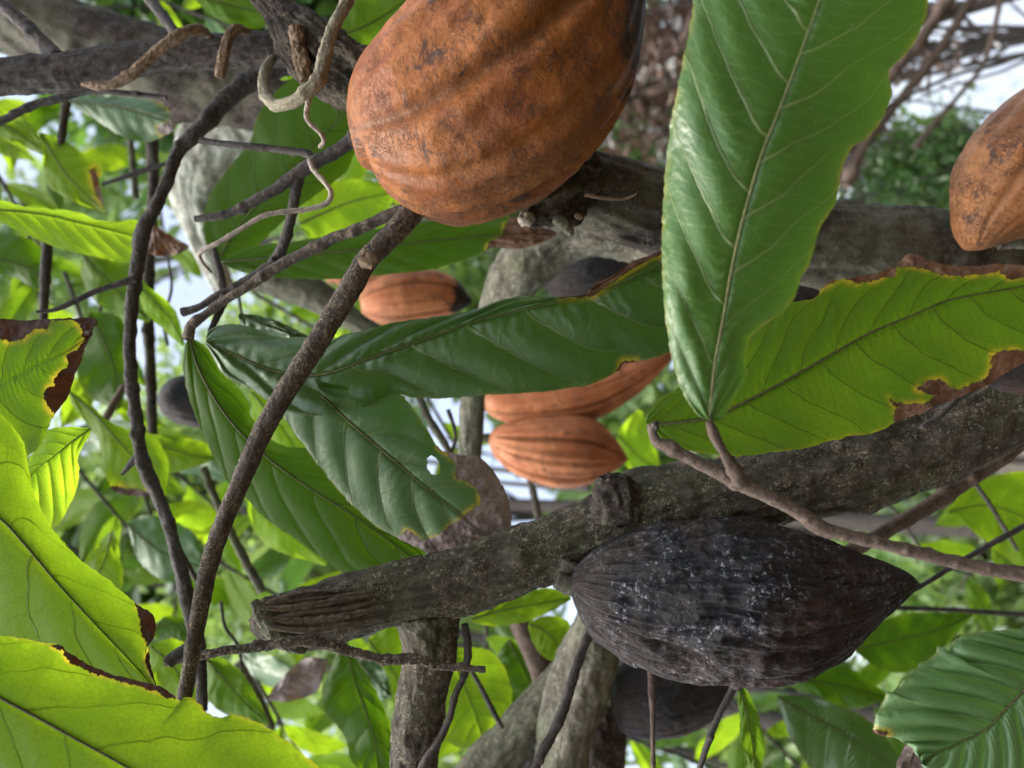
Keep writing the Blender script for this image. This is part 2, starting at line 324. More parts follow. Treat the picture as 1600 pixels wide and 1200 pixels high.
# ---------------------------------------------------------------- builders
def tube_geo(pts, d, sides=20, step=5.0, rough=.06, ridge=.0, rl=.8, knots=(), seed=0, cap=True, n=None, lf=.05, auto=True, thin=1.0):
    """pts (u, v, radius_px[, depth]) -> verts, faces, uv. lf = low-frequency lumpiness"""
    pts = [tuple(p) for p in pts]
    Lp = sum(math.hypot(pts[i + 1][0] - pts[i][0], pts[i + 1][1] - pts[i][1]) for i in range(len(pts) - 1))
    n = n or max(6, int(Lp / step))
    if len(pts[0]) == 3:
        ts = np.linspace(0, 1, len(pts)); dd = D(d, ts); pts = [(*p, float(q)) for p, q in zip(pts, dd)]
    q = spl(pts, n); q[:, 2] *= thin; C = P(q[:, 0], q[:, 1], q[:, 3]); R = np.maximum(q[:, 2], .3) * q[:, 3] / FX
    T = np.gradient(C, axis=0); T /= np.linalg.norm(T, axis=1)[:, None] + 1e-12
    ref = -FW; Nn = np.cross(T, ref); Nn /= np.linalg.norm(Nn, axis=1)[:, None] + 1e-9; B = np.cross(Nn, T)
    th = np.linspace(0, 2 * np.pi, sides, endpoint=False)
    al = np.r_[0, np.cumsum(np.linalg.norm(np.diff(C, axis=0), axis=1))]
    A, TH = np.meshgrid(al, th, indexing='ij'); RR = R[:, None] * np.ones_like(TH); rm = float(R.mean())
    cx, sx_ = np.cos(TH), np.sin(TH); s = seed * 17.3
    if auto and q[:, 2].mean() < 15 and Lp > 90:
        rg = random.Random(int(Lp * 7 + q[0, 0])); nk = int(Lp / 62)
        knots = list(knots) + [((i + rg.uniform(.2, .8)) / nk, rg.uniform(0, 6.28), rg.uniform(.7, 1.3), rg.uniform(.18, .5)) for i in range(nk)] + [((i + rg.uniform(.2, .8)) / nk, 0, 40, 0) for i in range(0)]
        for i in range(nk):
            tk = rg.uniform(.03, .97); RR = RR * (1 + rg.uniform(.06, .16) * np.exp(-((A - tk * al[-1]) / (rm * .8)) ** 2))
    RR = RR * (1 + lf * 2 * fbm(A / rm * .45 + s, cx * 1.1, sx_ * 1.1, seed, 2) + rough * fbm(A / rm * 2.2 + s, cx * 3.2, sx_ * 3.2, seed + 5, 4) + ridge * (1 - 2 * np.abs(fbm(A / rm * rl + s, cx * 4.5, sx_ * 4.5, seed + 9, 3))))
    for (kt, ka, kr, kh) in knots:      # t, angle, size (in radii), height (in radii)
        da = (TH - ka + np.pi) % (2 * np.pi) - np.pi
        RR = RR + rm * kh * np.exp(-(((A - kt * al[-1]) / (rm * kr)) ** 2 + (da / kr) ** 2) * 1.6)
    V = C[:, None] + (Nn[:, None] * cx[..., None] + B[:, None] * sx_[..., None]) * RR[..., None]
    V = V.reshape(-1, 3); F = grid(n, sides, True)
    uv = np.stack([A, TH * rm], -1).reshape(-1, 2)
    if cap:
        for end, off in ((0, 0), (n - 1, (n - 1) * sides)):
            k = len(V); cpt = V[off:off + sides].mean(0)
            inner = cpt + (V[off:off + sides] - cpt) * .55 + (T[end] * (1 if end else -1)) * R[end] * .12 + RNG.normal(0, R[end] * .08, (sides, 3))
            V = np.vstack([V, inner, cpt[None]]); uv = np.vstack([uv, uv[off:off + sides] * [1, .5], uv[off:off + 1]])
            j = np.arange(sides); j2 = (j + 1) % sides
            F = np.vstack([F, np.stack([off + j, off + j2, k + j2, k + j], 1), np.stack([k + j, k + j2, np.full(sides, k + sides), np.full(sides, k + sides)], 1)])
    return V, F, uv
def quads_fix(F):
    return F
Vth = True
def tube(name, pts, d, mat, parent=None, **k):
    if mat in ('vine', 'vine_brown') and Vth: k.setdefault('thin', .86)
    if mat in ('bark_grey', 'bark_stick') and np.mean([p[2] for p in pts]) < 15: k.setdefault('thin', .88)
    V, F, uv = tube_geo(pts, d, **k)
    # split degenerate cap quads into triangles by emitting everything as triangles
    a_ = F[:, [0, 1, 2]]; b_ = F[:, [0, 2, 3]]; b_ = b_[b_[:, 1] != b_[:, 2]]
    q = pts[0]; base = None if parent else V[:k.get('sides', 20)].mean(0)
    return mesh(name, V, np.vstack([a_, b_]), M[mat], parent, uv=uv, base=base)
def limb(name, label, cat, pts, d, mat, group=None, **k):
    return tag(tube(name, pts, d, mat, None, **k), label, cat, group)

def leaf(label, mid, L, R, d, mat, cat='leaf', name='cacao_leaf', nt_=150, ns=44, nv=10, k=.16, fold=(.006, .006), wave=.003, quilt=.0007, dead=(), holes=(), deadmat='dead', rib='midrib', ribr=2.0, jag=1.2, edgeyel=0.25, stalk=None, group=None, voff=.45, smooth_edges=True, parent=None, partname='blade', curl=.0, yr=7.0):
    seed = len(bpy.data.objects) % 97
    m_ = spl(mid, nt_); l_ = spl(L, nt_, smooth_edges); r_ = spl(R, nt_, smooth_edges)
    t = np.linspace(0, 1, nt_); base_d = D(d, t)
    s = np.linspace(-1, 1, 2 * ns + 1); TT, SS = np.meshgrid(t, s, indexing='ij'); A = np.abs(SS)
    E = np.where(SS[..., None] < 0, l_[:, None, :2], r_[:, None, :2])
    jn = fbm(t * 40, 3.1 + (SS > 0) * 7, seed, seed, 2) if False else None
    U = m_[:, None, 0] * (1 - A) + E[..., 0] * A; V_ = m_[:, None, 1] * (1 - A) + E[..., 1] * A
    jx = fbm(U / 9, V_ / 9, seed, 3, 2) * jag * A ** 4; jy = fbm(U / 9, V_ / 9, seed + 5.5, 4, 2) * jag * A ** 4
    U = U + jx; V_ = V_ + jy
    W = (TT - k * A ** 1.35) * nv + np.where(SS < 0, 0, voff)
    env = np.sin(np.pi * np.clip(TT, 0.02, .98)) ** .5
    foldv = np.where(SS < 0, fold[0], fold[1])
    Z = base_d[:, None] + foldv * A ** 1.5 * env + curl * A ** 5 * env
    Z = Z + wave * A ** 1.6 * np.sin(TT * nv * 1.7 + seed + (SS > 0) * 2.1) * env + wave * .8 * fbm(TT * 5, SS * 1.5 + 9, seed, seed, 2) * A
    fr = W - np.floor(W); Z = Z - quilt * (np.sin(np.pi * fr) ** .8) * np.sin(np.pi * np.clip(A * 1.02, 0, 1)) ** .5 * 1.6
    Z = Z + .00045 * np.exp(-(A / .05) ** 2) * 2
    Pp = P(U, V_, Z).reshape(-1, 3)
    F = grid(nt_, 2 * ns + 1); cu = U.ravel()[F].mean(1); cv = V_.ravel()[F].mean(1)
    nj = fbm(cu / 7, cv / 7, 1.5, seed, 3) * 2.6; nk = fbm(cu / 7, cv / 7, 8.5, seed + 3, 3) * 2.6
    keep = np.ones(len(F), bool); dm = np.zeros(len(F), bool)
    for h in holes: keep &= ~inpoly(cu + nj * .3, cv + nk * .3, h)
    for h in dead: dm |= inpoly(cu + nj, cv + nk, h)
    y = np.zeros(U.size)
    for h in dead: y = np.maximum(y, np.exp(-(dpoly(U.ravel(), V_.ravel(), h) / yr) ** 2) * 1.0)
    y = np.maximum(y, edgeyel * np.exp(-((1 - A.ravel()) / .022)))
    y = np.clip(y, 0, 1)
    uv = np.stack([W, SS], -1).reshape(-1, 2)
    if parent is None:
        root = thing(name, label, cat, Pp.reshape(nt_, -1, 3)[0, ns], group)
        par = root
        par = mesh(partname, Pp, F[keep & ~dm], M[mat], par, uv=uv, attrs={'yel': y}); par['_b'] = root['_b']
    else:
        root = parent; par = mesh(partname, Pp, F[keep & ~dm], M[mat], root, uv=uv, attrs={'yel': y}); par['_b'] = root['_b']
    if (keep & dm).any():
        Q = P(U, V_, Z + .0012 * fbm(U / 14, V_ / 14, 2.2, seed + 7, 3)).reshape(-1, 3); left = keep & dm
        for h in dead:
            me_ = left & inpoly(cu + nj, cv + nk, h); left = left & ~me_
            if me_.sum() > 6: mesh('withered_margin', Q, F[me_], M[deadmat], par, uv=uv)
    if rib:
        q = m_[::3]; zz = base_d[::3] - .0002; mm = [(a_[0], a_[1], max(ribr * (1 - .8 * i / len(q)), .35), z) for i, (a_, z) in enumerate(zip(q, zz))]
        V2, F2, uv2 = tube_geo(mm, 0, sides=8, n=len(q), rough=.05, lf=.02, auto=False)
        mesh('midrib', V2, np.vstack([F2[:, [0, 1, 2]], F2[F2[:, 2] != F2[:, 3]][:, [0, 2, 3]]]), M[rib], par, uv=uv2)
    if stalk:
        tube('leaf_stalk', stalk[0], stalk[1], stalk[2] if len(stalk) > 2 else 'bark_twig', root, sides=14, step=4, rough=.05)
    return root

def pod(label, Tp, Bt, d, mat, name='cacao_pod', nridge=5, ph=.3, A1=.075, A2=.03, wart=.012, wr=0.0, nt_=160, nth=200, tipdark=None, stalk=None, flat=1.0, group=None, twist=0.0, cat='cacao pod', amp2=1.0, stalkmat='bark_dark'):
    tc = (1 - np.cos(np.linspace(0, np.pi, nt_))) / 2
    a_ = spl(Tp, 400); b_ = spl(Bt, 400); i = np.clip((tc * 399), 0, 399); i0 = np.floor(i).astype(int); i1 = np.minimum(i0 + 1, 399); f = (i - i0)[:, None]
    top = a_[i0] * (1 - f) + a_[i1] * f; bot = b_[i0] * (1 - f) + b_[i1] * f
    # the two outlines are widened into a body: centre line and half width
    c = (top + bot) / 2; hw = (top - bot) / 2; hw[0] *= .02; hw[-1] *= .02
    dd = D(d, tc)
    th = np.linspace(0, 2 * np.pi, nth, endpoint=False); TC, TH = np.meshgrid(tc, th, indexing='ij')
    cx, sx_ = np.cos(TH), np.sin(TH)
    an = TH * nridge / (2 * np.pi) + ph + twist * TC; fr = an - np.floor(an); d5 = np.minimum(fr, 1 - fr)
    an2 = an + .5; fr2 = an2 - np.floor(an2); d52 = np.minimum(fr2, 1 - fr2)
    env = np.clip(np.sin(np.pi * np.clip(TC, 0, 1)) * 1.6, 0, 1) ** .7
    groove = -A1 * np.exp(-(d5 / .09) ** 2) - A2 * np.exp(-(d52 / .08) ** 2) + .25 * A1 * np.cos(4 * np.pi * an)
    seed = len(bpy.data.objects) % 89
    wt = wart * fbm(TC * 9, cx * 2.6 + seed, sx_ * 2.6, seed, 4) + wart * .6 * fbm(TC * 30, cx * 8 + seed, sx_ * 8, seed + 3, 3)
    if wr: wt = wt + wr * (1 - 2.4 * np.abs(fbm(TC * 4.5, cx * 5.5 + seed + .7 * vn(TC * 5, cx * 2, sx_ * 2, 5), sx_ * 5.5 + .7 * vn(TC * 5, cx * 2 + 7, sx_ * 2, 6), seed + 4, 4))) + wr * .7 * fbm(TC * 8, cx * 3, sx_ * 3, 41, 3)
    lum = .02 * fbm(TC * 3, cx + seed, sx_, seed + 8, 2)
    RR = 1 + (groove * env + wt + lum) * amp2 + A1 * .08 - wr * .45
    hwn = np.hypot(hw[:, 0], hw[:, 1]); rad = hwn * dd / FX * flat
    U = c[:, None, 0] + hw[:, None, 0] * cx * RR; V_ = c[:, None, 1] + hw[:, None, 1] * cx * RR; Z = dd[:, None] - rad[:, None] * sx_ * RR
    # keep the real 3-D cross section round: unproject the centre line, offset in world units
    Cw = P(c[:, 0], c[:, 1], dd); side = (hw[:, 0, None] * RT - hw[:, 1, None] * UP); side /= np.linalg.norm(side, axis=1)[:, None] + 1e-9
    rw = hwn * dd / FX
    Wp = Cw[:, None] + side[:, None] * (rw[:, None] * cx * RR)[..., None] - FW * (rw[:, None] * flat * sx_ * RR)[..., None]
    td = np.zeros_like(TC) if tipdark is None else np.clip((TC - tipdark[0]) / (tipdark[1] - tipdark[0]), 0, 1)
    uv = np.stack([TC, TH / (2 * np.pi)], -1).reshape(-1, 2)
    root = thing(name, label, cat, Cw[0], group)
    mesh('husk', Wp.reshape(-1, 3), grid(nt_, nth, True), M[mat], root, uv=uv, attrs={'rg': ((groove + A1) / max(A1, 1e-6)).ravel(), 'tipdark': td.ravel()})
    if stalk: tube('pod_stalk', stalk, dd[0], stalkmat, root, sides=16, step=3, rough=.12)
    return root
# ================================================================ THE SETTING
def flatmat():
    return simple_mat('leaf litter soil', (.035, .028, .018), (.10, .075, .045), 3.0, .95, bd=.02)
gx = np.linspace(-120, 120, 60); GX, GY = np.meshgrid(gx, gx + 60, indexing='ij')
mesh('ground', np.stack([GX, GY, .06 * fbm(GX * .2, GY * .2, 0, 3, 3)], -1).reshape(-1, 3), grid(60, 60), flatmat(), base=np.array([0, 60, 0.]))['kind'] = 'structure'

def box(name, x0, x1, y0, y1, z0, z1, mat, parent=None, base=None):
    V = [(x, y, z) for x in (x0, x1) for y in (y0, y1) for z in (z0, z1)]
    F = [(0, 1, 3, 2), (4, 6, 7, 5), (0, 4, 5, 1), (2, 3, 7, 6), (0, 2, 6, 4), (1, 5, 7, 3)]
    return mesh(name, V, F, mat, parent, smooth=False, base=base)
# pale building seen past the upper right twigs
wallm = simple_mat('pale blue white render', (.66, .78, .92), (.78, .87, .96), 1.2, .6, bd=.002)
glassm = simple_mat('pale window blind', (.72, .80, .95), (.80, .86, .96), .8, .5)
c0 = P(1500., 100., 9.0)
X0 = 2.50; bld = thing('garden_house', 'pale blue white wall of a building glimpsed through twigs at the upper right corner', 'building', (X0, 9.0, 0))
box('wall', X0, X0 + 5.5, 9.0, 9.5, 0, 2.5, wallm, bld)
box('roof', X0 - .15, X0 + 5.7, 8.9, 9.6, 2.504, 2.6, simple_mat('roof sheet', (.62, .68, .74), (.74, .8, .85), 2, .4), bld)
for i in range(3):
    wf = box('window', X0 + .5 + 1.6 * i, X0 + 1.5 + 1.6 * i, 8.97, 8.997, .9, 1.8, glassm, bld)

# ---- background vegetation: leaf-by-leaf crowns
def crown_geo(cen, rad, n, ls, clumps=26, up=.3, asp=2.6):
    cl = RNG.normal(0, 1, (clumps, 3)); cl /= np.linalg.norm(cl, axis=1)[:, None]; cl *= (RNG.random((clumps, 1)) ** .45) * np.array(rad) * .85
    k = RNG.integers(0, clumps, n); pos = cen + cl[k] + RNG.normal(0, 1, (n, 3)) * np.array(rad) * .20
    ax = RNG.normal(0, 1, (n, 3)); ax[:, 2] -= up; ax /= np.linalg.norm(ax, axis=1)[:, None]
    b = np.cross(ax, RNG.normal(0, 1, (n, 3))); b /= np.linalg.norm(b, axis=1)[:, None]; nn = np.cross(ax, b)
    s = ls * RNG.uniform(.55, 1.25, n)[:, None]
    prof = [(0, 0, 0), (.25, .8, .05), (.6, 1, .02), (1, 0, -.12)]
    V = []
    for (a_, w_, z_) in prof[:1] + prof[1:3] + prof[3:]:
        pass
    hw = s / asp / 2 * 2 * .5
    pts = [pos, pos + ax * s * .28 + b * hw * .9 + nn * s * .06, pos + ax * s * .65 + b * hw + nn * s * .03, pos + ax * s - nn * s * .1,
           pos + ax * s * .65 - b * hw + nn * s * .03, pos + ax * s * .28 - b * hw * .9 + nn * s * .06, pos + ax * s * .3, pos + ax * s * .66]
    V = np.stack(pts, 1).reshape(-1, 3); o_ = (np.arange(n) * 8)[:, None]
    F = np.vstack([o_ + np.array([[0, 6, 1, 1]]), o_ + np.array([[6, 7, 2, 1]]), o_ + np.array([[7, 3, 2, 2]]), o_ + np.array([[0, 5, 6, 6]]), o_ + np.array([[6, 5, 4, 7]]), o_ + np.array([[7, 4, 3, 3]])])
    T = np.vstack([F[:, [0, 1, 2]], F[F[:, 2] != F[:, 3]][:, [0, 2, 3]]])
    return V, T, np.repeat(RNG.random(n), 8)
def tube3(name, pts, rads, mat, parent=None, sides=8):
    """world-space limb"""
    pts = np.array(pts, float); rads = np.array(rads, float); n = len(pts)
    T = np.gradient(pts, axis=0); T /= np.linalg.norm(T, axis=1)[:, None]
    a_ = np.cross(T, [.3, .9, .1]); a_ /= np.linalg.norm(a_, axis=1)[:, None]; b_ = np.cross(a_, T)
    th = np.linspace(0, 2 * np.pi, sides, endpoint=False)
    V = pts[:, None] + (a_[:, None] * np.cos(th)[:, None] + b_[:, None] * np.sin(th)[:, None]) * (rads[:, None, None] * (1 + .1 * RNG.normal(0, 1, (n, sides, 1)).clip(-1, 1)))
    al = np.r_[0, np.cumsum(np.linalg.norm(np.diff(pts, axis=0), axis=1))]
    uv = np.stack(np.broadcast_arrays(al[:, None], th * rads.mean()), -1).reshape(-1, 2)
    return V.reshape(-1, 3), grid(n, sides, True), uv
MC = {'bright': crown_mat('sunlit shrub leaves', (.16, .28, .06), (.34, .46, .22), (.78, .84, .74), (.62, .86, .20), .45, .18),  # raised greens and near-white share: glints of skylight put into leaf colour
      'mid': crown_mat('shrub leaves', (.09, .17, .05), (.19, .29, .12), (.66, .74, .62), (.48, .70, .14), .42, .2),  # near-white share here too paints highlights as leaf colour
      'dark': crown_mat('tree leaves', (.025, .065, .018), (.05, .11, .03), (.14, .18, .08), (.2, .4, .05), .35, .3),
      'brown': crown_mat('dry brown leaves', (.08, .048, .036), (.17, .11, .085), (.55, .54, .52), (.30, .18, .10), .25, .6)}
def plant(name, label, cat, u, v, d, rad, n, ls, kind, group=None, **k):
    tr = .45 if name == 'tree' else .22
    c = P(float(u), float(v), float(d)); c[2] = max(c[2], rad[2] * .75)
    b = np.array([c[0], c[1], 0.]); t = thing(name, label, cat, b, group)
    V, T, r = crown_geo(c, rad, n, ls, **k); mesh('crown', V, T, MC[kind], t, attrs={'rnd': r}, smooth=False)
    zs = np.linspace(0, 1, 7)[:, None]; wob = np.cumsum(RNG.normal(0, .02, (7, 3)), 0) * [1, 1, 0]
    Vt, Ft, ut = tube3('trunk', b + (c - b + [0, 0, rad[2] * .5]) * zs + wob, np.linspace(.07, .02, 7) * (1 + d / 10) * tr, None)
    allV, allF, allU = [Vt], [Ft], [ut]; o_ = len(Vt)
    for i in range(22 if name == 'dry_bush' else 6):
        st = b + (c - b) * RNG.uniform(.4, .95); en = c + RNG.normal(0, 1, 3) * np.array(rad) * .6
        s5 = np.linspace(0, 1, 6)[:, None]; q = st + (en - st) * s5 + RNG.normal(0, .03, (6, 3)) * s5
        Vb, Fb, ub = tube3('', q, np.linspace(.022, .006, 6) * (.5 + tr / 2), None, sides=6); allV.append(Vb); allF.append(Fb + o_); allU.append(ub); o_ += len(Vb)
    mesh('trunk', np.vstack(allV), np.vstack(allF), M['bark_grey'], t, uv=np.vstack(allU))
    return t
plant('shrub', 'bright speckled green shrub seen beyond the point of the black pod', 'shrub', 1480, 960, 3.4, (.55, .5, .5), 3600, .10, 'bright')
plant('shrub', 'bright green shrub seen below the thick mossy limb at the right', 'shrub', 1420, 800, 4.6, (.6, .5, .7), 3600, .11, 'mid')
plant('shrub', 'glittering shrub behind the two touching orange pods', 'shrub', 960, 700, 4.2, (.7, .6, .8), 4200, .12, 'bright')
plant('shrub', 'dark green shrub seen between the blackened orange pod and the pale limb', 'shrub', 800, 470, 5.0, (.8, .6, .8), 3600, .12, 'mid')
plant('dry_bush', 'brown dry bush seen between the largest orange pod and the glossy front leaf', 'bush', 1040, 110, 4.2, (.50, .5, .8), 2600, .09, 'brown')
plant('shrub', 'green shrub with pale glints right beside the largest orange pod', 'shrub', 1010, 190, 6.0, (1.0, .8, 1.0), 4200, .13, 'mid')
plant('dry_bush', 'reddish brown twiggy bush right of the glossy front leaf', 'bush', 1330, 240, 5.2, (.40, .5, .45), 1500, .08, 'brown')
plant('dry_bush', 'brown leafless tangle in front of the bright building at the upper right', 'bush', 1400, 90, 3.6, (.26, .3, .40), 330, .05, 'brown')
plant('shrub', 'low green shrub just left of the dull orange pod at the right edge', 'shrub', 1420, 275, 3.8, (.22, .3, .42), 2200, .05, 'dark')
plant('shrub', 'low dark shrub above the thick trunk near the right edge', 'shrub', 1440, 290, 6.2, (.6, .5, .55), 2600, .11, 'mid')
plant('tree', 'large bright tree filling the view below the shoot of the stump', 'tree', 720, 1080, 5.0, (1.0, .8, 1.3), 3600, .17, 'bright')
plant('tree', 'tree with light leaves behind the black pod in the lower right', 'tree', 1200, 1120, 4.6, (.9, .8, 1.0), 3600, .15, 'bright')
plant('tree', 'dense green tree far behind the bare twigs at left centre', 'tree', 400, 760, 5.6, (1.1, .9, 1.4), 3600, .20, 'mid')
plant('tree', 'tree with broad leaves high behind the left side foliage', 'tree', 120, 900, 4.6, (.9, .8, 1.0), 2600, .22, 'mid')
plant('tree', 'fine leaved bright tree far behind the stump end and bare twig', 'tree', 470, 960, 4.0, (.6, .6, .9), 5200, .075, 'bright')
plant('tree', 'fine leaved tree far behind the middle of the straight stick', 'tree', 330, 720, 4.4, (.7, .6, 1.0), 5200, .075, 'bright')
plant('tree', 'fine leaved tree far behind the small pod with the blackened tip', 'tree', 540, 540, 4.8, (.7, .6, .9), 4200, .08, 'bright')
plant('tree', 'dark tree high behind the horizontal dark limb in the upper left', 'tree', 330, 60, 4.4, (.75, .7, 1.2), 4200, .18, 'dark')
plant('tree', 'tree behind the bright folded leaf beside the largest orange pod', 'tree', 600, 380, 6.4, (1.0, .9, 1.5), 4200, .18, 'bright')
plant('tree', 'far tree at the very bottom right behind the quilted leaf', 'tree', 1500, 1180, 6.0, (1.0, .8, .8), 3600, .16, 'mid')
plant('tree', 'far tall tree whose crown shows between the sky gaps at the left', 'tree', 60, 420, 7.5, (1.2, 1.0, 1.8), 1500, .24, 'mid')

# ================================================================ LIMBS AND TWIGS
PI = math.pi
# main mossy limb with its broken stump end and shoot
t = thing('mossy_limb', 'thick mossy grey limb ending in a broken stump, carrying the black pod', 'branch', P(640., 930., .46))
tube('bark', [(402, 958, 25), (425, 966, 36), (455, 970, 44), (500, 964, 46), (550, 948, 46), (600, 934, 44), (690, 915, 50), (780, 885, 52), (880, 850, 52), (980, 812, 54), (1080, 785, 58), (1180, 765, 62), (1300, 735, 66), (1400, 708, 68), (1500, 672, 62), (1600, 628, 56), (1700, 590, 56)],
     (.45, .455, .46, .465, .47, .475, .48), 'bark', t, sides=110, step=2.2, rough=.06, ridge=.055, rl=.35, lf=.045, seed=1, knots=[(.30, 1.9, .5, .25), (.19, 4.6, .5, .2)])
tube('shoot', [(668, 950, 52), (672, 985, 44), (672, 1030, 40), (662, 1080, 38), (652, 1130, 38), (648, 1180, 35), (645, 1240, 34)], (.465, .47, .48), 'bark', t, sides=80, step=2.2, rough=.05, ridge=.03, seed=2, lf=.05, knots=[(.65, 1.2, .4, .18), (.35, 3.9, .35, .15)])
tube('dead_wood', [(402, 968, 14), (440, 962, 24), (500, 952, 27), (560, 945, 24), (618, 930, 9)], (.440, .444, .450), 'wood', t, sides=90, step=2.0, rough=.03, ridge=.26, rl=.06, seed=3, lf=.05)
for _i, _p in enumerate([[(404, 950, 2), (450, 950, 4), (520, 940, 4), (575, 932, 2)], [(412, 966, 2), (470, 970, 4), (540, 962, 4), (600, 948, 2)], [(420, 980, 3), (480, 985, 4), (540, 978, 3), (590, 966, 1.5)]]):
    tube('splinter', _p, (.424, .428, .436), 'wood', t, sides=24, step=2, rough=.08, ridge=.3, rl=.1, seed=60 + _i, lf=.2, auto=False)
tube('cut_rim', [(396, 940, 6), (412, 962, 12), (436, 990, 15), (458, 1008, 12), (478, 1016, 6)], (.434, .432, .436), 'bark_green', t, sides=40, step=1.6, rough=.08, ridge=.08, seed=53, lf=.1)
tube('knot', [(966, 812, 36), (964, 785, 35), (961, 760, 31), (960, 744, 22)], .455, 'bark_dark', t, sides=60, step=1.5, rough=.16, ridge=.14, seed=4, lf=.12)
tube('knot', [(900, 880, 30), (888, 905, 20), (893, 925, 12)], .45, 'bark_dark', t, sides=40, step=1.5, rough=.1, ridge=.1, seed=5)
tube('knot', [(1076, 785, 50), (1078, 762, 44), (1080, 745, 26)], .468, 'bark', t, sides=50, step=1.5, rough=.12, ridge=.1, seed=6)
# upper trunk
t = thing('upper_trunk', 'thick brown trunk from behind the largest orange pod to the right edge', 'branch', P(1200., 360., .55))
tube('bark', [(800, 235, 40), (880, 280, 56), (960, 312, 62), (1040, 335, 64), (1140, 358, 66), (1260, 378, 68), (1380, 392, 68), (1500, 402, 68), (1620, 410, 66), (1700, 414, 66)], (.50, .52, .55, .57, .60), 'bark_dark', t, sides=100, step=2.4, rough=.04, ridge=.03, seed=8, lf=.035)
tube('flower_cushion', [(925, 272, 36), (890, 300, 40), (860, 318, 34), (835, 333, 20), (820, 342, 10)], (.50, .475, .465), 'rot', t, sides=60, step=1.6, rough=.16, ridge=.12, seed=9, lf=.14)
tube('dry_flower_stalk', [(914, 304, 4), (940, 309, 3.2), (970, 311, 3), (988, 306, 2.4), (995, 302, 1.2)], .462, 'vine_brown', t, sides=10, step=3)
tube('old_pod_stalk', [(868, 340, 9), (880, 350, 9), (890, 362, 7), (893, 368, 4)], .462, 'bark_green', t, sides=18, step=1.5, rough=.15)
tube('flower_bud', [(898, 335, 3), (903, 338, 6), (909, 341, 4)], .46, 'vine_brown', t, sides=12, step=1.2, rough=.12)
tube('flower_bud', [(812, 338, 9), (822, 342, 12), (832, 348, 8)], .458, 'vine_pale', t, sides=20, step=1.2, rough=.25)
limb('pale_limb', 'pale greenish lichen covered limb forking behind the upper trunk', 'branch', [(1090, 400, 34), (1030, 388, 36), (960, 366, 38), (890, 368, 40), (840, 395, 44), (800, 440, 38), (775, 480, 26), (755, 540, 20), (740, 620, 19), (735, 700, 18), (728, 780, 17), (722, 860, 16)], (.60, .63, .68, .74), 'bark_pale', sides=60, step=3, rough=.04, ridge=.03, seed=12, lf=.05, knots=[(.62, 1.5, .8, .4)])
limb('lichen_trunk', 'pale lichen covered trunk leaning out of focus in the upper left', 'branch', [(400, 150, 80), (370, 190, 62), (335, 245, 55), (308, 300, 42), (315, 350, 30), (330, 400, 22), (350, 450, 16)], (.86, .90, .95), 'lichen', sides=60, step=4, rough=.06, ridge=.05, seed=13, lf=.08)
limb('big_limb', 'big blurred brown and pale limb crossing the upper left corner', 'branch', [(-60, 10, 52), (60, 42, 55), (160, 75, 58), (260, 110, 60), (360, 135, 62), (460, 150, 60), (600, 170, 56)], (.80, .78), 'bark_dark', sides=60, step=4, rough=.05, ridge=.05, seed=14, lf=.06)
# dark horizontal limb and the rotten stub it runs into
t = thing('dark_limb', 'dark grey limb wound by a dry vine, running left from the rotten stub', 'branch', P(200., 95., .50))
tube('bark', [(-60, 130, 27), (0, 122, 27), (100, 112, 29), (180, 98, 27), (260, 87, 25), (350, 80, 26), (430, 76, 26), (470, 78, 24)], (.50, .51), 'bark_grey', t, sides=60, step=2.5, rough=.05, ridge=.03, seed=15, lf=.03)
tube('side_branch', [(92, 92, 15), (70, 70, 13), (40, 40, 12), (0, 5, 11), (-30, -20, 11)], (.50, .53), 'bark_grey', t, sides=30, step=2.5, rough=.08, seed=16)
tube('side_branch', [(285, 68, 10), (262, 35, 9), (235, 0, 10), (220, -20, 10)], (.52, .57), 'bark_grey', t, sides=30, step=2.5, rough=.06, seed=17)
t = thing('rotten_stub', 'rotten splintered brown stub behind the stalk end of the largest orange pod', 'branch', P(520., 100., .47))
tube('wood', [(405, -12, 18), (440, 22, 26), (470, 55, 38), (505, 88, 46), (550, 118, 48), (620, 150, 48), (700, 180, 46)], (.50, .48, .47), 'rot', t, sides=100, step=1.8, rough=.10, ridge=.16, seed=18, lf=.10)
tube('bark_flap', [(462, 42, 12), (466, 70, 16), (470, 100, 13), (478, 125, 9)], .462, 'vine_brown', t, sides=40, step=1.5, rough=.16, ridge=.2, seed=19, lf=.2)
tube('splinter', [(495, 118, 6), (520, 135, 9), (550, 150, 10), (600, 165, 10)], .45, 'rot', t, sides=24, step=2, ridge=.2, seed=20, lf=.2)
tube('splinter', [(500, 60, 5), (540, 80, 9), (590, 118, 9), (640, 150, 8)], .438, 'rot', t, sides=24, step=2, ridge=.2, seed=21, lf=.2)
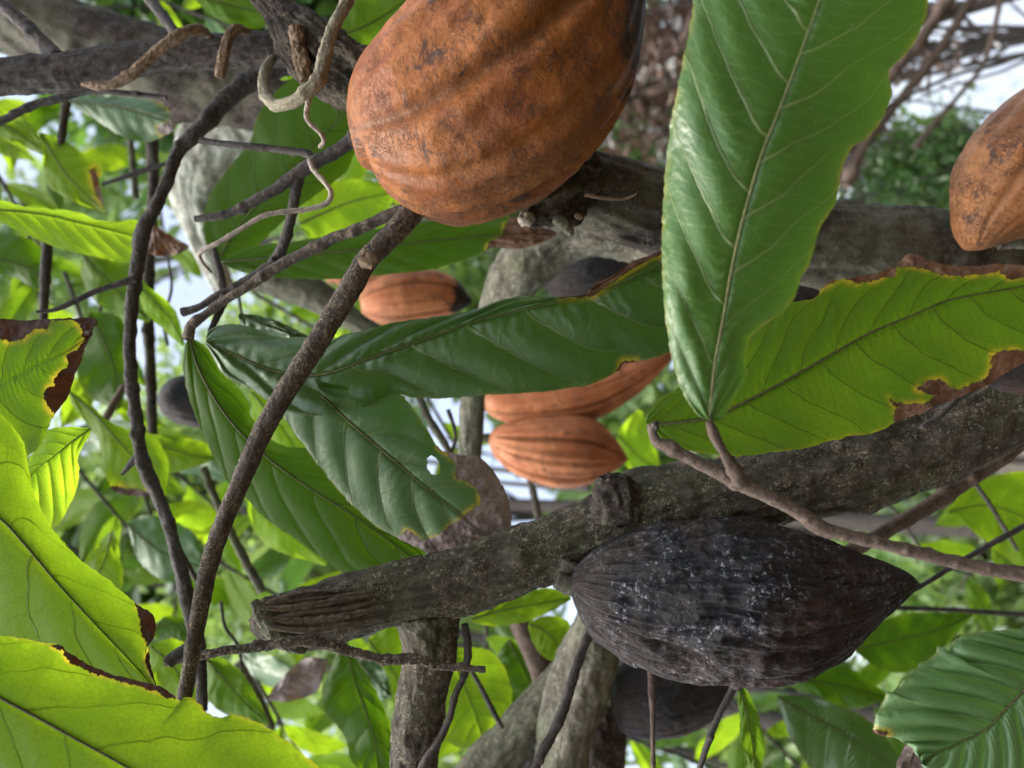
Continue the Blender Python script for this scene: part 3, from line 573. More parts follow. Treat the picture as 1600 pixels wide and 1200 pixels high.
# vines
limb('vine', 'thick grey green vine looping down in front of the rotten stub', 'vine', [(549, -20, 11, .44), (541, 5, 10.5, .438), (520, 45, 11, .43), (507, 90, 11.5, .425), (497, 125, 12, .42), (478, 145, 12, .42), (455, 160, 11, .425), (430, 164, 10, .435), (416, 150, 9.5, .45), (411, 130, 9, .46), (416, 108, 9, .475), (425, 92, 8, .49)], None, 'vine', sides=36, step=2, rough=.06, ridge=.08, seed=22, lf=.05)
limb('tendril', 'thin pale curly tendril dangling from the vine to the grey twig', 'vine', [(482, 150, 4, .42), (481, 166, 4, .42), (478, 178, 3.4, .42), (484, 193, 3.6, .42), (496, 203, 3.4, .42), (504, 213, 3.4, .422), (506, 221, 3.4, .425), (500, 230, 3.4, .432)], None, 'vine_pale', sides=14, step=1.6, rough=.14, lf=.1, seed=23)
limb('tendril', 'long pale dry tendril bending from the grey twig down to the bare tips', 'vine', [(484, 250, 4.2, .46), (489, 264, 4.2, .455), (505, 282, 4, .45), (516, 297, 4, .45), (516, 310, 4, .45), (506, 320, 4, .45), (480, 327, 4, .45), (440, 331, 4, .45), (410, 338, 4, .45), (378, 357, 3.8, .45), (345, 377, 3.8, .45), (325, 387, 3.6, .452), (312, 397, 3, .455), (318, 412, 2.4, .46), (330, 425, 2, .47)], None, 'vine_pale', sides=14, step=2, rough=.10, lf=.06, seed=24)
limb('vine', 'brown dry vine wound diagonally round the dark limb', 'vine', [(128, 131, 4, .474), (150, 134, 7, .474), (172, 133, 8, .473), (195, 123, 9, .472), (220, 103, 9.5, .47), (250, 77, 9.5, .47), (280, 55, 10, .47), (300, 47, 9.5, .475), (318, 48, 8, .487), (328, 58, 6, .50)], None, 'vine_brown', sides=28, step=2, rough=.10, ridge=.12, seed=25, lf=.06)
limb('vine', 'short broken end of brown vine hooked over the dark limb', 'vine', [(343, 121, 8, .474), (346, 105, 9.5, .472), (351, 80, 9, .472), (359, 56, 9, .474), (370, 46, 8, .482), (388, 50, 6, .495)], None, 'vine_brown', sides=28, step=2, rough=.12, ridge=.14, seed=26, lf=.06)
# sticks and twigs
t = thing('straight_stick', 'long straight flecked stick crossing in front of the two centre leaves', 'stick', P(480., 570., .42))
tube('bark', [(660, 305, 19), (638, 338, 18), (608, 372, 17), (572, 408, 17), (545, 455, 17), (505, 520, 17), (470, 575, 17), (440, 622, 16), (408, 680, 15.5), (382, 740, 14.5), (352, 810, 14), (328, 880, 13.5), (315, 940, 13.5), (302, 1010, 12.5), (292, 1070, 11), (285, 1110, 10.5)], (.445, .42, .40, .385), 'bark_stick', t, sides=36, step=2, rough=.05, ridge=.03, seed=27, lf=.025, knots=[(.155, 1.5, 1.0, .16), (.36, 1.3, 1.1, .2), (.36, 4.2, 1.1, .15), (.56, 1.5, .9, .15), (.74, 1.5, .8, .12)])
tube('snapped_side_shoot', [(312, 1000, 12), (295, 1012, 11), (275, 1025, 11), (262, 1036, 11)], (.395, .39), 'bark_grey', t, sides=26, step=2, rough=.06)
tube('node_scar', [(566, 402, 14), (578, 408, 15), (586, 414, 11)], .410, 'vine_brown', t, sides=26, step=1.5, rough=.12, ridge=.08)
limb('bare_twig', 'jagged bare twig lying across the broken stump', 'twig', [(258, 1036, 6), (300, 1028, 7), (350, 1017, 7), (410, 1010, 8), (440, 1005, 9), (475, 1001, 10), (510, 1006, 9), (550, 1018, 8), (600, 1030, 8), (650, 1029, 8), (680, 1040, 7), (720, 1043, 6), (758, 1046, 5)], (.41, .40, .405, .41), 'bark_stick', sides=26, step=1.8, rough=.14, ridge=.12, seed=28, lf=.1, knots=[(.30, 3, 1.2, .6), (.70, 4.5, 1.0, .7), (.84, 1.5, .8, .5)])
t = thing('thin_dark_branch', 'thin dark crooked branch descending through the bright leaves at the left', 'branch', P(210., 600., .55))
tube('bark', [(450, 100, 16), (395, 125, 17), (350, 158, 16), (318, 195, 14), (280, 235, 11.5), (262, 280, 10.5), (245, 320, 10.5), (226, 355, 12), (217, 400, 12), (208, 460, 11), (203, 520, 10), (204, 590, 10), (212, 640, 10), (217, 690, 10), (226, 730, 11), (245, 770, 11), (262, 815, 11), (275, 860, 11), (287, 910, 12), (300, 970, 12), (313, 1030, 10), (316, 1110, 9)], (.58, .56, .55, .52, .48), 'bark_grey', t, sides=30, step=2.2, rough=.07, seed=29, lf=.05, knots=[(.62, 3.1, .9, .4), (.2, 1, .8, .3)])
tube('side_twig', [(212, 435, 7), (185, 444, 5.5), (150, 455, 5), (118, 470, 5.5), (85, 484, 4), (57, 487, 2.5)], (.545, .53), 'bark_grey', t, sides=16, step=2, rough=.08, seed=30)
tube('spur', [(215, 715, 8), (204, 725, 6), (196, 735, 4), (190, 742, 2.4)], .545, 'bark_grey', t, sides=14, step=2)
tube('side_twig', [(280, 860, 6), (295, 885, 4.5), (310, 915, 4), (318, 960, 3.5)], (.53, .55), 'bark_grey', t, sides=14, step=2)
t = thing('forked_twig', 'grey forked twig in front of the dark leaf left of the largest orange pod', 'twig', P(480., 260., .50))
tube('bark', [(590, 195, 13), (550, 220, 12), (520, 240, 11.5), (490, 255, 12), (460, 275, 11), (430, 296, 9.5), (400, 312, 8.5), (370, 328, 7.5), (340, 338, 6.5), (305, 342, 5)], (.48, .49, .50), 'bark_grey', t, sides=30, step=2, rough=.06, seed=31, lf=.05, knots=[(.34, 2.5, 1.0, .3), (.75, 1.2, .8, .35)])
tube('fork', [(490, 250, 9), (478, 240, 7), (440, 234, 6.5), (390, 229, 6), (345, 224, 5.5), (312, 219, 6)], (.49, .50), 'bark_grey', t, sides=22, step=2, rough=.05, seed=32)
tube('fork', [(466, 275, 11), (462, 300, 9.5), (455, 340, 9), (447, 370, 9), (438, 395, 10), (425, 410, 8)], (.49, .51), 'bark_grey', t, sides=26, step=2, rough=.08, seed=33)
t = thing('slanting_twig', 'brown grey twig slanting down left from the largest orange pod', 'twig', P(450., 410., .50))
tube('bark', [(640, 322, 9), (600, 340, 10), (560, 358, 10), (520, 372, 10), (490, 388, 10), (450, 408, 9.5), (420, 425, 9), (380, 452, 8), (350, 470, 8), (320, 492, 7.5), (300, 508, 9), (293, 530, 10)], (.47, .49, .50), 'bark_stick', t, sides=28, step=2, rough=.06, seed=34, lf=.05, knots=[(.16, 1.5, .9, .35), (.35, 3, .9, .25)])
tube('fork', [(430, 408, 9), (405, 425, 7.5), (370, 447, 7), (340, 462, 7), (310, 480, 6.5), (285, 488, 8)], (.505, .51), 'bark_grey', t, sides=22, step=2, rough=.07, seed=35)
tube('fork', [(352, 462, 8), (345, 480, 8), (337, 500, 6), (328, 518, 5)], (.505, .50), 'bark_grey', t, sides=20, step=2, rough=.08, seed=36)
tube('fork', [(350, 465, 7), (345, 430, 6.5), (338, 405, 6), (334, 388, 4.5)], (.51, .53), 'bark_grey', t, sides=18, step=2, rough=.08, seed=37)
# front twig carrying the glossy leaf
t = thing('front_twig', 'smooth brown twig carrying the glossy front leaf and crossing above the black pod', 'twig', P(1250., 800., .34))
tube('bark', [(1014, 664, 4), (1019, 675, 6.5), (1026, 690, 8.5), (1040, 697, 9.5), (1070, 712, 9.5), (1105, 730, 10), (1145, 750, 12), (1170, 762, 11.5), (1210, 780, 10.5), (1250, 802, 10.5), (1285, 826, 12), (1320, 835, 10), (1370, 848, 9.5), (1420, 860, 10), (1470, 873, 9.5), (1540, 888, 10), (1590, 896, 12), (1660, 905, 11)], (.335, .33, .325, .32), 'bark_twig', t, sides=36, step=1.6, rough=.05, ridge=.02, seed=38, lf=.02, knots=[(.42, 4.9, .9, .5), (.65, 1.5, .6, .4), (.94, 1.5, .6, .5)])
tube('leaf_joint', [(1158, 752, 11), (1150, 742, 11), (1140, 722, 9), (1130, 705, 7.5), (1122, 692, 8.5), (1113, 672, 8), (1107, 656, 5)], (.327, .31, .30), 'bark_twig', t, sides=30, step=1.4, rough=.03, seed=39)
tube('bud_scar', [(1022, 672, 6), (1024, 664, 7), (1029, 664, 5)], .33, 'bark_dark', t, sides=16, step=1.2, rough=.1)
# other twigs on the right
limb('brown_branch', 'smooth reddish brown branch rising from behind the black pod to the mossy limb', 'branch', [(1590, 690, 16), (1560, 715, 13), (1520, 745, 12), (1460, 785, 12), (1410, 815, 11.5), (1370, 838, 11), (1320, 865, 10), (1270, 890, 9)], (.53, .50), 'bark_twig', sides=26, step=2.5, rough=.04, seed=40)
limb('thin_twig', 'thin dark twig leading up right from the point of the black pod', 'twig', [(1400, 935, 3.5), (1440, 915, 4), (1490, 884, 4.5), (1540, 855, 5), (1600, 822, 5), (1660, 790, 5)], (.52, .56), 'bark_grey', sides=12, step=3)
limb('thin_twig', 'thin horizontal dark twig below and right of the point of the black pod', 'twig', [(1380, 950, 4), (1420, 950, 4), (1500, 954, 4.5), (1600, 960, 5), (1680, 962, 5)], (.75, .8), 'bark_grey', sides=12, step=3)
limb('thin_twig', 'stiff grey twig from the belly of the big black pod to the bottom edge', 'twig', [(1155, 1050, 6), (1143, 1080, 6), (1125, 1115, 5.5), (1110, 1150, 6), (1092, 1205, 5), (1085, 1240, 5)], (.48, .47), 'bark_grey', sides=16, step=2.4, rough=.06, knots=[(.55, 1.5, 1.2, .5)])
limb('thin_twig', 'slim vertical jointed twig in front of the lower black pod', 'twig', [(1016, 1030, 5), (1018, 1070, 5.5), (1020, 1110, 4.5), (1020, 1150, 3.5), (1021, 1220, 3.5)], (.48, .47), 'bark_twig', sides=16, step=2.4, rough=.06, knots=[(.2, 1.5, 1.2, .4)])
limb('slanting_twig', 'dark slanting twig in front of the pale bottom trunk', 'twig', [(925, 975, 8), (912, 1010, 8), (900, 1045, 8.5), (887, 1090, 8.5), (872, 1130, 9), (848, 1175, 8), (830, 1215, 8)], (.50, .47), 'bark_grey', sides=22, step=2, rough=.07, seed=41, knots=[(.75, 4, .9, .6)])
limb('curved_twig', 'curved dark twig hanging beside the shoot of the stump', 'twig', [(726, 975, 6), (731, 1010, 7), (727, 1050, 6.5), (712, 1085, 6), (703, 1120, 6), (690, 1150, 6.5), (668, 1185, 8), (650, 1220, 8)], (.46, .455), 'bark_grey', sides=20, step=2, rough=.06, seed=42)
limb('thin_twig', 'thin blurred twig slanting right of the curved dark twig', 'twig', [(735, 1045, 4), (752, 1075, 4.5), (770, 1110, 5), (785, 1138, 4)], .60, 'bark_grey', sides=12, step=3)
limb('thin_twig', 'short grey broken spike lying on the mossy limb under the ragged leaf', 'twig', [(1440, 668, 5), (1465, 652, 6), (1490, 628, 6.5), (1520, 605, 7)], (.40, .40), 'bark_grey', sides=16, step=2.4, rough=.08)
limb('pale_limb', 'pale out of focus trunk leaving the bottom edge left of the lower black pod', 'branch', [(935, 960, 32), (925, 1010, 42), (905, 1070, 48), (890, 1130, 45), (880, 1180, 42), (875, 1240, 42)], (.60, .62), 'bark_pale', sides=50, step=3, rough=.05, ridge=.04, seed=43, lf=.08)
limb('pale_fork', 'greenish grey fork slanting to the bottom edge under the stump shoot', 'branch', [(905, 1040, 30), (860, 1090, 34), (815, 1140, 36), (770, 1190, 38), (730, 1240, 38)], (.62, .63), 'bark_green', sides=50, step=3, rough=.05, ridge=.04, seed=44, lf=.05)
limb('brown_limb', 'dark brown trunk beside the lower black pod at the bottom edge', 'branch', [(955, 1060, 26), (948, 1110, 32), (945, 1160, 34), (940, 1230, 36)], .66, 'bark_dark', sides=40, step=3, seed=45)
limb('short_limb', 'short brown blurred limb below the mossy limb, right of the stump shoot', 'branch', [(800, 940, 16), (820, 985, 18), (838, 1020, 19), (850, 1060, 18)], .70, 'bark_twig', sides=24, step=3, seed=46)
limb('curved_limb', 'dark brown curved limb between the dark middle leaf and the blackened orange pod', 'branch', [(400, 430, 22), (450, 445, 24), (490, 460, 24), (520, 480, 20), (560, 505, 16), (600, 530, 14)], (.78, .76), 'bark_dark', sides=34, step=3, seed=47)
limb('blurred_twig', 'dark twig arching up under the dark horizontal limb at the left edge', 'twig', [(-30, 200, 7), (0, 190, 7), (50, 165, 7), (90, 155, 7), (140, 142, 6), (200, 146, 5), (260, 152, 4)], .56, 'bark_grey', sides=16, step=3)
limb('blurred_twig', 'upright twig left of the thin dark branch beside the brown edged leaf', 'twig', [(75, 340, 9), (73, 400, 9), (70, 450, 8), (68, 500, 7)], .68, 'bark_grey', sides=16, step=3)
limb('blurred_twig', 'leaning twig behind the left leaves, above the small bright leaf', 'twig', [(195, 600, 4), (178, 630, 6), (165, 655, 6)], .70, 'bark_twig', sides=14, step=3)
limb('blurred_twig', 'upright brown twig above the brightest long leaf at the left edge', 'twig', [(105, 150, 7), (98, 200, 6), (95, 240, 5)], .72, 'bark_dark', sides=14, step=3)
limb('blurred_twig', 'upright dark twig right of the large sky gap at the upper left', 'twig', [(235, 150, 9), (238, 220, 9), (240, 290, 8), (235, 380, 8), (232, 480, 8), (236, 600, 8), (240, 700, 7)], .82, 'bark_dark', sides=14, step=4)
limb('blurred_twig', 'pale upright twig in the middle of the large sky gap at the upper left', 'twig', [(200, 190, 5), (207, 250, 5), (212, 310, 5)], .85, 'bark_green', sides=12, step=4)
limb('blurred_twig', 'thin twig crossing the foot of the large sky gap at the upper left', 'twig', [(262, 255, 4), (220, 268, 5), (190, 278, 4), (160, 288, 3)], .7, 'bark_grey', sides=12, step=3)
limb('blurred_twig', 'long blurred twig leaning beside the straight stick, lower end at the stump', 'twig', [(318, 730, 6), (335, 775, 6), (360, 830, 6), (385, 880, 7), (410, 925, 7)], .72, 'bark_green', sides=14, step=4)
limb('blurred_twig', 'blurred knobbly twig below and left of the stump end', 'twig', [(372, 1035, 8), (395, 1080, 9), (410, 1110, 9), (425, 1140, 7)], .72, 'bark_pale', sides=14, step=4)
limb('blurred_twig', 'dark slim twig behind the lobe of the leaf with the hole', 'twig', [(655, 620, 6), (668, 650, 6), (690, 685, 6), (705, 710, 5)], .68, 'bark_dark', sides=14, step=4)
limb('blurred_twig', 'thin twig in front of the sky far beyond the glossy leaf in the upper right', 'twig', [(1640, 70, 3), (1560, 100, 3.5), (1500, 115, 3), (1440, 140, 3), (1380, 170, 3)], 2.2, 'bark_dark', sides=10, step=6)
for lab, pts in [('blurred reddish branch slanting in front of the bright building, nearest the glossy leaf', [(1540, -40, 7), (1480, 60, 7), (1420, 140, 8), (1360, 210, 9), (1320, 290, 10)]),
                 ('blurred brown branch slanting across the bright building, second from the glossy leaf', [(1500, -30, 9), (1440, 60, 10), (1380, 130, 11), (1330, 190, 12), (1290, 260, 12)]),
                 ('thin blurred dark twig slanting down from the top edge onto the bright building', [(1570, -30, 4), (1550, 60, 4), (1530, 110, 4), (1480, 170, 4), (1430, 230, 5)])]:
    limb('background_branch', lab, 'branch', pts, 2.6, 'bark_twig', sides=12, step=6, lf=.1)
limb('blurred_twig', 'dark twig in front of the shrub under the two touching orange pods', 'twig', [(828, 750, 5), (838, 790, 6), (845, 830, 6), (850, 860, 5)], .95, 'bark_dark', sides=14, step=4)
limb('short_twig', 'short brown twig behind the dark knot of the mossy limb', 'twig', [(975, 745, 9), (1000, 738, 9), (1030, 735, 8), (1060, 730, 7)], .54, 'bark_dark', sides=16, step=3)

# ================================================================ PODS
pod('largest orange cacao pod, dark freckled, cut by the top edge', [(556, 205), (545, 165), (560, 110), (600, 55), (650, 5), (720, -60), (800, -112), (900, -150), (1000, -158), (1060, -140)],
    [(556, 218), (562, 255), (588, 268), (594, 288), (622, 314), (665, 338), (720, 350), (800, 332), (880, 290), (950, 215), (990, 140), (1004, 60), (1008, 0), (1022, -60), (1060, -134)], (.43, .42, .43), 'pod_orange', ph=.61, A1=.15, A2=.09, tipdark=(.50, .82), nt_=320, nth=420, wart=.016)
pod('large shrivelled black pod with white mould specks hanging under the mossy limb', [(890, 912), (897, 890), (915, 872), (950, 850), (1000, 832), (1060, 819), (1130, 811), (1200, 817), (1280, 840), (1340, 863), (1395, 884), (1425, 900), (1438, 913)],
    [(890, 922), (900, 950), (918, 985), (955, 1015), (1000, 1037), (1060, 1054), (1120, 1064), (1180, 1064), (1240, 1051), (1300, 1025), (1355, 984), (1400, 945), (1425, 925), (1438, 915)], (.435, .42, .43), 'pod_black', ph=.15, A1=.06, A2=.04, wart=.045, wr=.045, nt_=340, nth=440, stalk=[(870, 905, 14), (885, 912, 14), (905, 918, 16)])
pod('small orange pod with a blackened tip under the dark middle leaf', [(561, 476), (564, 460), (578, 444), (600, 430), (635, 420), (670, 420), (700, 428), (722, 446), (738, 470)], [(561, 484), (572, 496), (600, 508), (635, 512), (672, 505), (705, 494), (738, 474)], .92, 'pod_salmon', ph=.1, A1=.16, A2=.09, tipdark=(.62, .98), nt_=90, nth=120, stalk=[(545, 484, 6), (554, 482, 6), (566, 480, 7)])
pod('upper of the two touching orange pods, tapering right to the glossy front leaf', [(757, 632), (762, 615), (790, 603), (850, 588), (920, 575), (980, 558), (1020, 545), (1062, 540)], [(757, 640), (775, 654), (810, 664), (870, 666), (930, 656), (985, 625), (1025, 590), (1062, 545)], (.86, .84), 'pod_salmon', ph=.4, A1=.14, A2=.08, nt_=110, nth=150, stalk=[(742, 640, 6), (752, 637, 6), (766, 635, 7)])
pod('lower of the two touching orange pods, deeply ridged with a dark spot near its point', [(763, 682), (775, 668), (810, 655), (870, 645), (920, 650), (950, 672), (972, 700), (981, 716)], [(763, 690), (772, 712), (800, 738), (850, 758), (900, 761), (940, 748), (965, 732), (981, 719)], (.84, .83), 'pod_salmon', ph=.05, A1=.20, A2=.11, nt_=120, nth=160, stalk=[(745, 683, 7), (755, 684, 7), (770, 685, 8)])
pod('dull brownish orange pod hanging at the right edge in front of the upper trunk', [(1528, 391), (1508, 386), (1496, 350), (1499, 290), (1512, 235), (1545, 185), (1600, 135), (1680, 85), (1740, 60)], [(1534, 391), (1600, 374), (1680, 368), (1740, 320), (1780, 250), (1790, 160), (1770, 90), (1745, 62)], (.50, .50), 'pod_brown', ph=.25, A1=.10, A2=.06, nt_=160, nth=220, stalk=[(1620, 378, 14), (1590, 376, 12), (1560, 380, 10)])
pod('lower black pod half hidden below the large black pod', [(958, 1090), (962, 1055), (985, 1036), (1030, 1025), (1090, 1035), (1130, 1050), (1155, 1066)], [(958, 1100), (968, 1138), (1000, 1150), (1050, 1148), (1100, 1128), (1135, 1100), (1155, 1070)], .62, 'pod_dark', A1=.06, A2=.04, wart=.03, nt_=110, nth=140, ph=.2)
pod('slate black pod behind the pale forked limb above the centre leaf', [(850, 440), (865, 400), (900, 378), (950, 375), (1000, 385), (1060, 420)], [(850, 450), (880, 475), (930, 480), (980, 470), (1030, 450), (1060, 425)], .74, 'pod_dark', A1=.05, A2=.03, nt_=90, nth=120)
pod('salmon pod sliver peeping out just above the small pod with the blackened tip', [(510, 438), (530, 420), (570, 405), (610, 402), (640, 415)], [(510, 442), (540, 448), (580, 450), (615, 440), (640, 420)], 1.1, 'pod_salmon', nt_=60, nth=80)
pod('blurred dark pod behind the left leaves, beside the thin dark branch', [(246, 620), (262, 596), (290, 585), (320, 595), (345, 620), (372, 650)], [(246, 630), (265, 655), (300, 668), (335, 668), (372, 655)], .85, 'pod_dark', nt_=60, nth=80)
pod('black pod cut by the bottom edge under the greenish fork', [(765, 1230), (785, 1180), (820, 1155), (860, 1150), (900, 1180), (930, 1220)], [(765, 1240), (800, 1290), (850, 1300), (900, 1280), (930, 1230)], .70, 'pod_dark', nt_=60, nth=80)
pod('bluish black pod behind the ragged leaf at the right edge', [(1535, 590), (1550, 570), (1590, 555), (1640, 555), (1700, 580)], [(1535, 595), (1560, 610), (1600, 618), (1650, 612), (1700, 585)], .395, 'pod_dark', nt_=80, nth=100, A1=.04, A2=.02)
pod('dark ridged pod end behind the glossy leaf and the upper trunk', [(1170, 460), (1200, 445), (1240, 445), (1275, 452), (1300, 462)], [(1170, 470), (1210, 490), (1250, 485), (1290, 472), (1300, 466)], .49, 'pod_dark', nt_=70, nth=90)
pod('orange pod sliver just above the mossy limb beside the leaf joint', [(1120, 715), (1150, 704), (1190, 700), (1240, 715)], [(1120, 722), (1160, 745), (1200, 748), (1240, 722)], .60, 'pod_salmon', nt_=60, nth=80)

# ================================================================ LEAVES
leaf('big glossy green leaf carried by the front twig, upper right', [(1108, 656), (1112, 610), (1118, 560), (1131, 490), (1141, 430), (1156, 360), (1172, 300), (1190, 240), (1212, 185), (1235, 125), (1255, 70), (1275, 15), (1292, -40), (1320, -150), (1345, -260)],
     [(1106, 658), (1090, 648), (1072, 625), (1060, 595), (1050, 560), (1040, 500), (1035, 430), (1034, 380), (1036, 320), (1040, 260), (1047, 200), (1056, 150), (1064, 110), (1072, 70), (1080, 25), (1092, -40), (1130, -150), (1230, -230), (1345, -260)],
     [(1110, 659), (1125, 655), (1138, 640), (1148, 622), (1160, 600), (1167, 585), (1164, 565), (1168, 545), (1172, 525), (1195, 505), (1220, 490), (1240, 465), (1252, 435), (1268, 405), (1275, 378), (1285, 350), (1298, 330), (1308, 310), (1315, 270), (1330, 232), (1352, 218), (1372, 195), (1388, 165), (1393, 140), (1390, 110), (1410, 90), (1432, 60), (1447, 25), (1452, -20), (1450, -120), (1400, -220), (1345, -260)],
     (.30, .29, .285, .285, .29), 'leaf_glossy', nt_=300, ns=90, nv=10.5, k=.17, fold=(.008, .010), wave=.0034, quilt=.0010, ribr=2.3, rib='midrib_pale', jag=1.4, edgeyel=.6, yr=5, curl=.004)
leaf('ragged yellow green leaf with burnt brown margins at the right, seen from below', [(1012, 664), (1060, 660), (1110, 652), (1160, 630), (1240, 588), (1300, 553), (1360, 520), (1420, 495), (1480, 470), (1540, 458), (1600, 448), (1700, 440), (1800, 440)],
     [(1008, 660), (1012, 645), (1030, 625), (1060, 605), (1090, 575), (1130, 545), (1170, 525), (1200, 500), (1225, 477), (1248, 470), (1272, 466), (1285, 448), (1300, 438), (1330, 434), (1370, 426), (1400, 412), (1418, 398), (1440, 398), (1455, 408), (1490, 415), (1530, 414), (1570, 412), (1620, 415), (1720, 420), (1800, 440)],
     [(1008, 668), (1025, 680), (1042, 697), (1100, 708), (1160, 712), (1215, 706), (1262, 699), (1300, 688), (1330, 681), (1360, 678), (1385, 668), (1412, 655), (1440, 646), (1470, 632), (1505, 618), (1540, 603), (1575, 580), (1620, 560), (1720, 520), (1800, 440)],
     (.365, .37, .375, .38), 'leaf_under', nt_=260, ns=80, nv=13, k=.15, fold=(.006, .010), wave=.0025, quilt=.0007, rib='midrib_dark', ribr=2.8, jag=1.5, edgeyel=.5, yr=6,
     dead=[[(1392, 700), (1397, 650), (1400, 638), (1390, 622), (1398, 628), (1425, 632), (1452, 628), (1458, 618), (1432, 608), (1442, 597), (1470, 592), (1484, 606), (1500, 610), (1522, 598), (1540, 590), (1550, 572), (1548, 556), (1570, 546), (1600, 548), (1640, 540), (1700, 560), (1600, 660)],
           [(1280, 452), (1295, 446), (1312, 433), (1325, 438), (1340, 443), (1365, 438), (1398, 430), (1402, 417), (1412, 418), (1432, 417), (1450, 422), (1470, 430), (1505, 431), (1540, 428), (1560, 424), (1580, 437), (1650, 430), (1650, 380), (1400, 370), (1290, 420)]])
leaf('long dark glossy leaf lying across the middle behind the straight stick', [(322, 534), (345, 545), (375, 558), (410, 574), (447, 583), (490, 586), (530, 578), (570, 562), (620, 545), (680, 524), (740, 503), (800, 488), (860, 474), (920, 458), (980, 440), (1040, 420), (1110, 395), (1180, 370)],
     [(323, 528), (326, 517), (345, 508), (375, 507), (400, 513), (420, 523), (450, 527), (478, 527), (510, 533), (540, 522), (570, 516), (600, 507), (640, 500), (700, 492), (740, 484), (780, 470), (815, 462), (845, 465), (880, 463), (920, 460), (925, 450), (930, 444), (960, 428), (990, 408), (1025, 395), (1060, 372), (1120, 355), (1180, 370)],
     [(323, 540), (335, 562), (352, 588), (385, 603), (415, 625), (447, 642), (480, 650), (508, 648), (530, 642), (548, 637), (568, 635), (585, 630), (598, 622), (612, 616), (630, 618), (650, 622), (700, 622), (760, 618), (820, 614), (880, 608), (930, 598), (965, 580), (975, 568), (1010, 562), (1040, 553), (1090, 520), (1150, 440), (1180, 370)],
     (.475, .47, .465, .46, .47), 'leaf_dark', nt_=280, ns=80, nv=9.5, k=.15, fold=(-.006, .012), wave=.0035, quilt=.0026, ribr=2.2, edgeyel=.25, yr=6, holes=[[(492, 591), (506, 597), (522, 600), (543, 603), (548, 618), (556, 630), (562, 668), (498, 668), (508, 646), (506, 628), (498, 606)]],
     dead=[[(875, 468), (877, 440), (900, 420), (960, 400), (1000, 395), (1030, 380), (1048, 392), (1010, 408), (985, 422), (960, 440), (935, 456), (925, 463), (880, 465)], [(964, 575), (975, 563), (1000, 563), (1004, 572), (985, 590), (970, 590)]])
leaf('dark backside flap of the long middle leaf curling above its midrib', [(640, 500), (720, 490), (800, 470), (880, 452), (915, 440)], [(640, 498), (720, 488), (760, 470), (800, 460), (850, 452), (885, 438), (915, 440)], [(640, 502), (700, 496), (800, 484), (870, 462), (915, 441)], (.462, .455, .462), 'leaf_under', nt_=80, ns=16, nv=5, fold=(0, 0), wave=.001, rib=None, edgeyel=.6) if False else None
leaf('bluish green leaf with a hole and a curled withered tip resting on the mossy limb', [(470, 590), (500, 615), (530, 645), (560, 672), (600, 706), (640, 740), (680, 774), (712, 798), (745, 825), (780, 838)],
     [(470, 584), (510, 592), (550, 600), (585, 606), (618, 613), (635, 625), (650, 645), (665, 668), (680, 692), (694, 705), (720, 710), (745, 712), (765, 728), (782, 752), (796, 785), (800, 812), (795, 828), (780, 838)],
     [(462, 592), (440, 605), (432, 630), (440, 648), (452, 665), (475, 698), (500, 730), (528, 765), (556, 795), (585, 820), (615, 838), (640, 850), (665, 862), (690, 868), (720, 852), (750, 845), (780, 838)],
     (.49, .485, .48, .475), 'leaf_dull', nt_=260, ns=80, nv=6, k=.24, fold=(.006, .008), wave=.003, quilt=.0016, ribr=2.2, jag=1.4, edgeyel=.5, yr=4.5, deadmat='dead_pale',
     holes=[[(667, 716), (673, 711), (680, 715), (686, 722), (688, 735), (684, 742), (674, 741), (668, 733)]],
     dead=[[(684, 700), (700, 711), (710, 722), (713, 735), (712, 745), (722, 750), (735, 757), (746, 762), (749, 775), (748, 788), (738, 795), (727, 801), (720, 812), (700, 822), (693, 828), (685, 838), (670, 842), (655, 843), (645, 832), (635, 828), (623, 838), (600, 850), (640, 900), (830, 880), (840, 740), (760, 690), (700, 690)]])
leaf('large olive leaf behind the leaf with the hole, lower edge on the stump', [(296, 528), (308, 570), (325, 605), (345, 638), (372, 672), (405, 704), (440, 733), (490, 768), (550, 805), (620, 855), (680, 905)],
     [(292, 528), (286, 560), (290, 600), (302, 640), (318, 680), (335, 715), (352, 748), (378, 772), (410, 805), (445, 832), (480, 855), (515, 880), (542, 897), (600, 905), (650, 910), (680, 905)],
     [(300, 528), (325, 545), (350, 585), (372, 605), (388, 630), (395, 655), (430, 690), (470, 700), (510, 700), (560, 735), (620, 800), (665, 860), (680, 905)],
     (.52, .515, .505, .50), 'leaf_olive', nt_=220, ns=60, nv=7, k=.26, fold=(.008, .012), wave=.003, quilt=.0005, rib='midrib_dark', ribr=2.0, edgeyel=.15)
leaf('long green leaf with a torn brown end behind the straight stick', [(345, 410), (400, 405), (480, 398), (560, 390), (640, 380), (720, 372), (800, 366), (870, 364)],
     [(345, 408), (368, 392), (410, 382), (440, 380), (500, 371), (560, 362), (620, 352), (700, 342), (760, 338), (800, 340), (840, 352), (870, 362)],
     [(345, 412), (372, 423), (420, 433), (500, 436), (560, 434), (620, 427), (680, 420), (740, 400), (770, 388), (810, 388), (845, 380), (870, 367)],
     (.57, .56, .55), 'leaf_olive', nt_=200, ns=44, nv=10, fold=(.008, .008), wave=.003, rib='midrib_dark', ribr=1.6, edgeyel=.2, yr=4, dead=[[(757, 405), (760, 388), (765, 378), (785, 366), (788, 352), (800, 340), (900, 320), (900, 400), (800, 410)]])
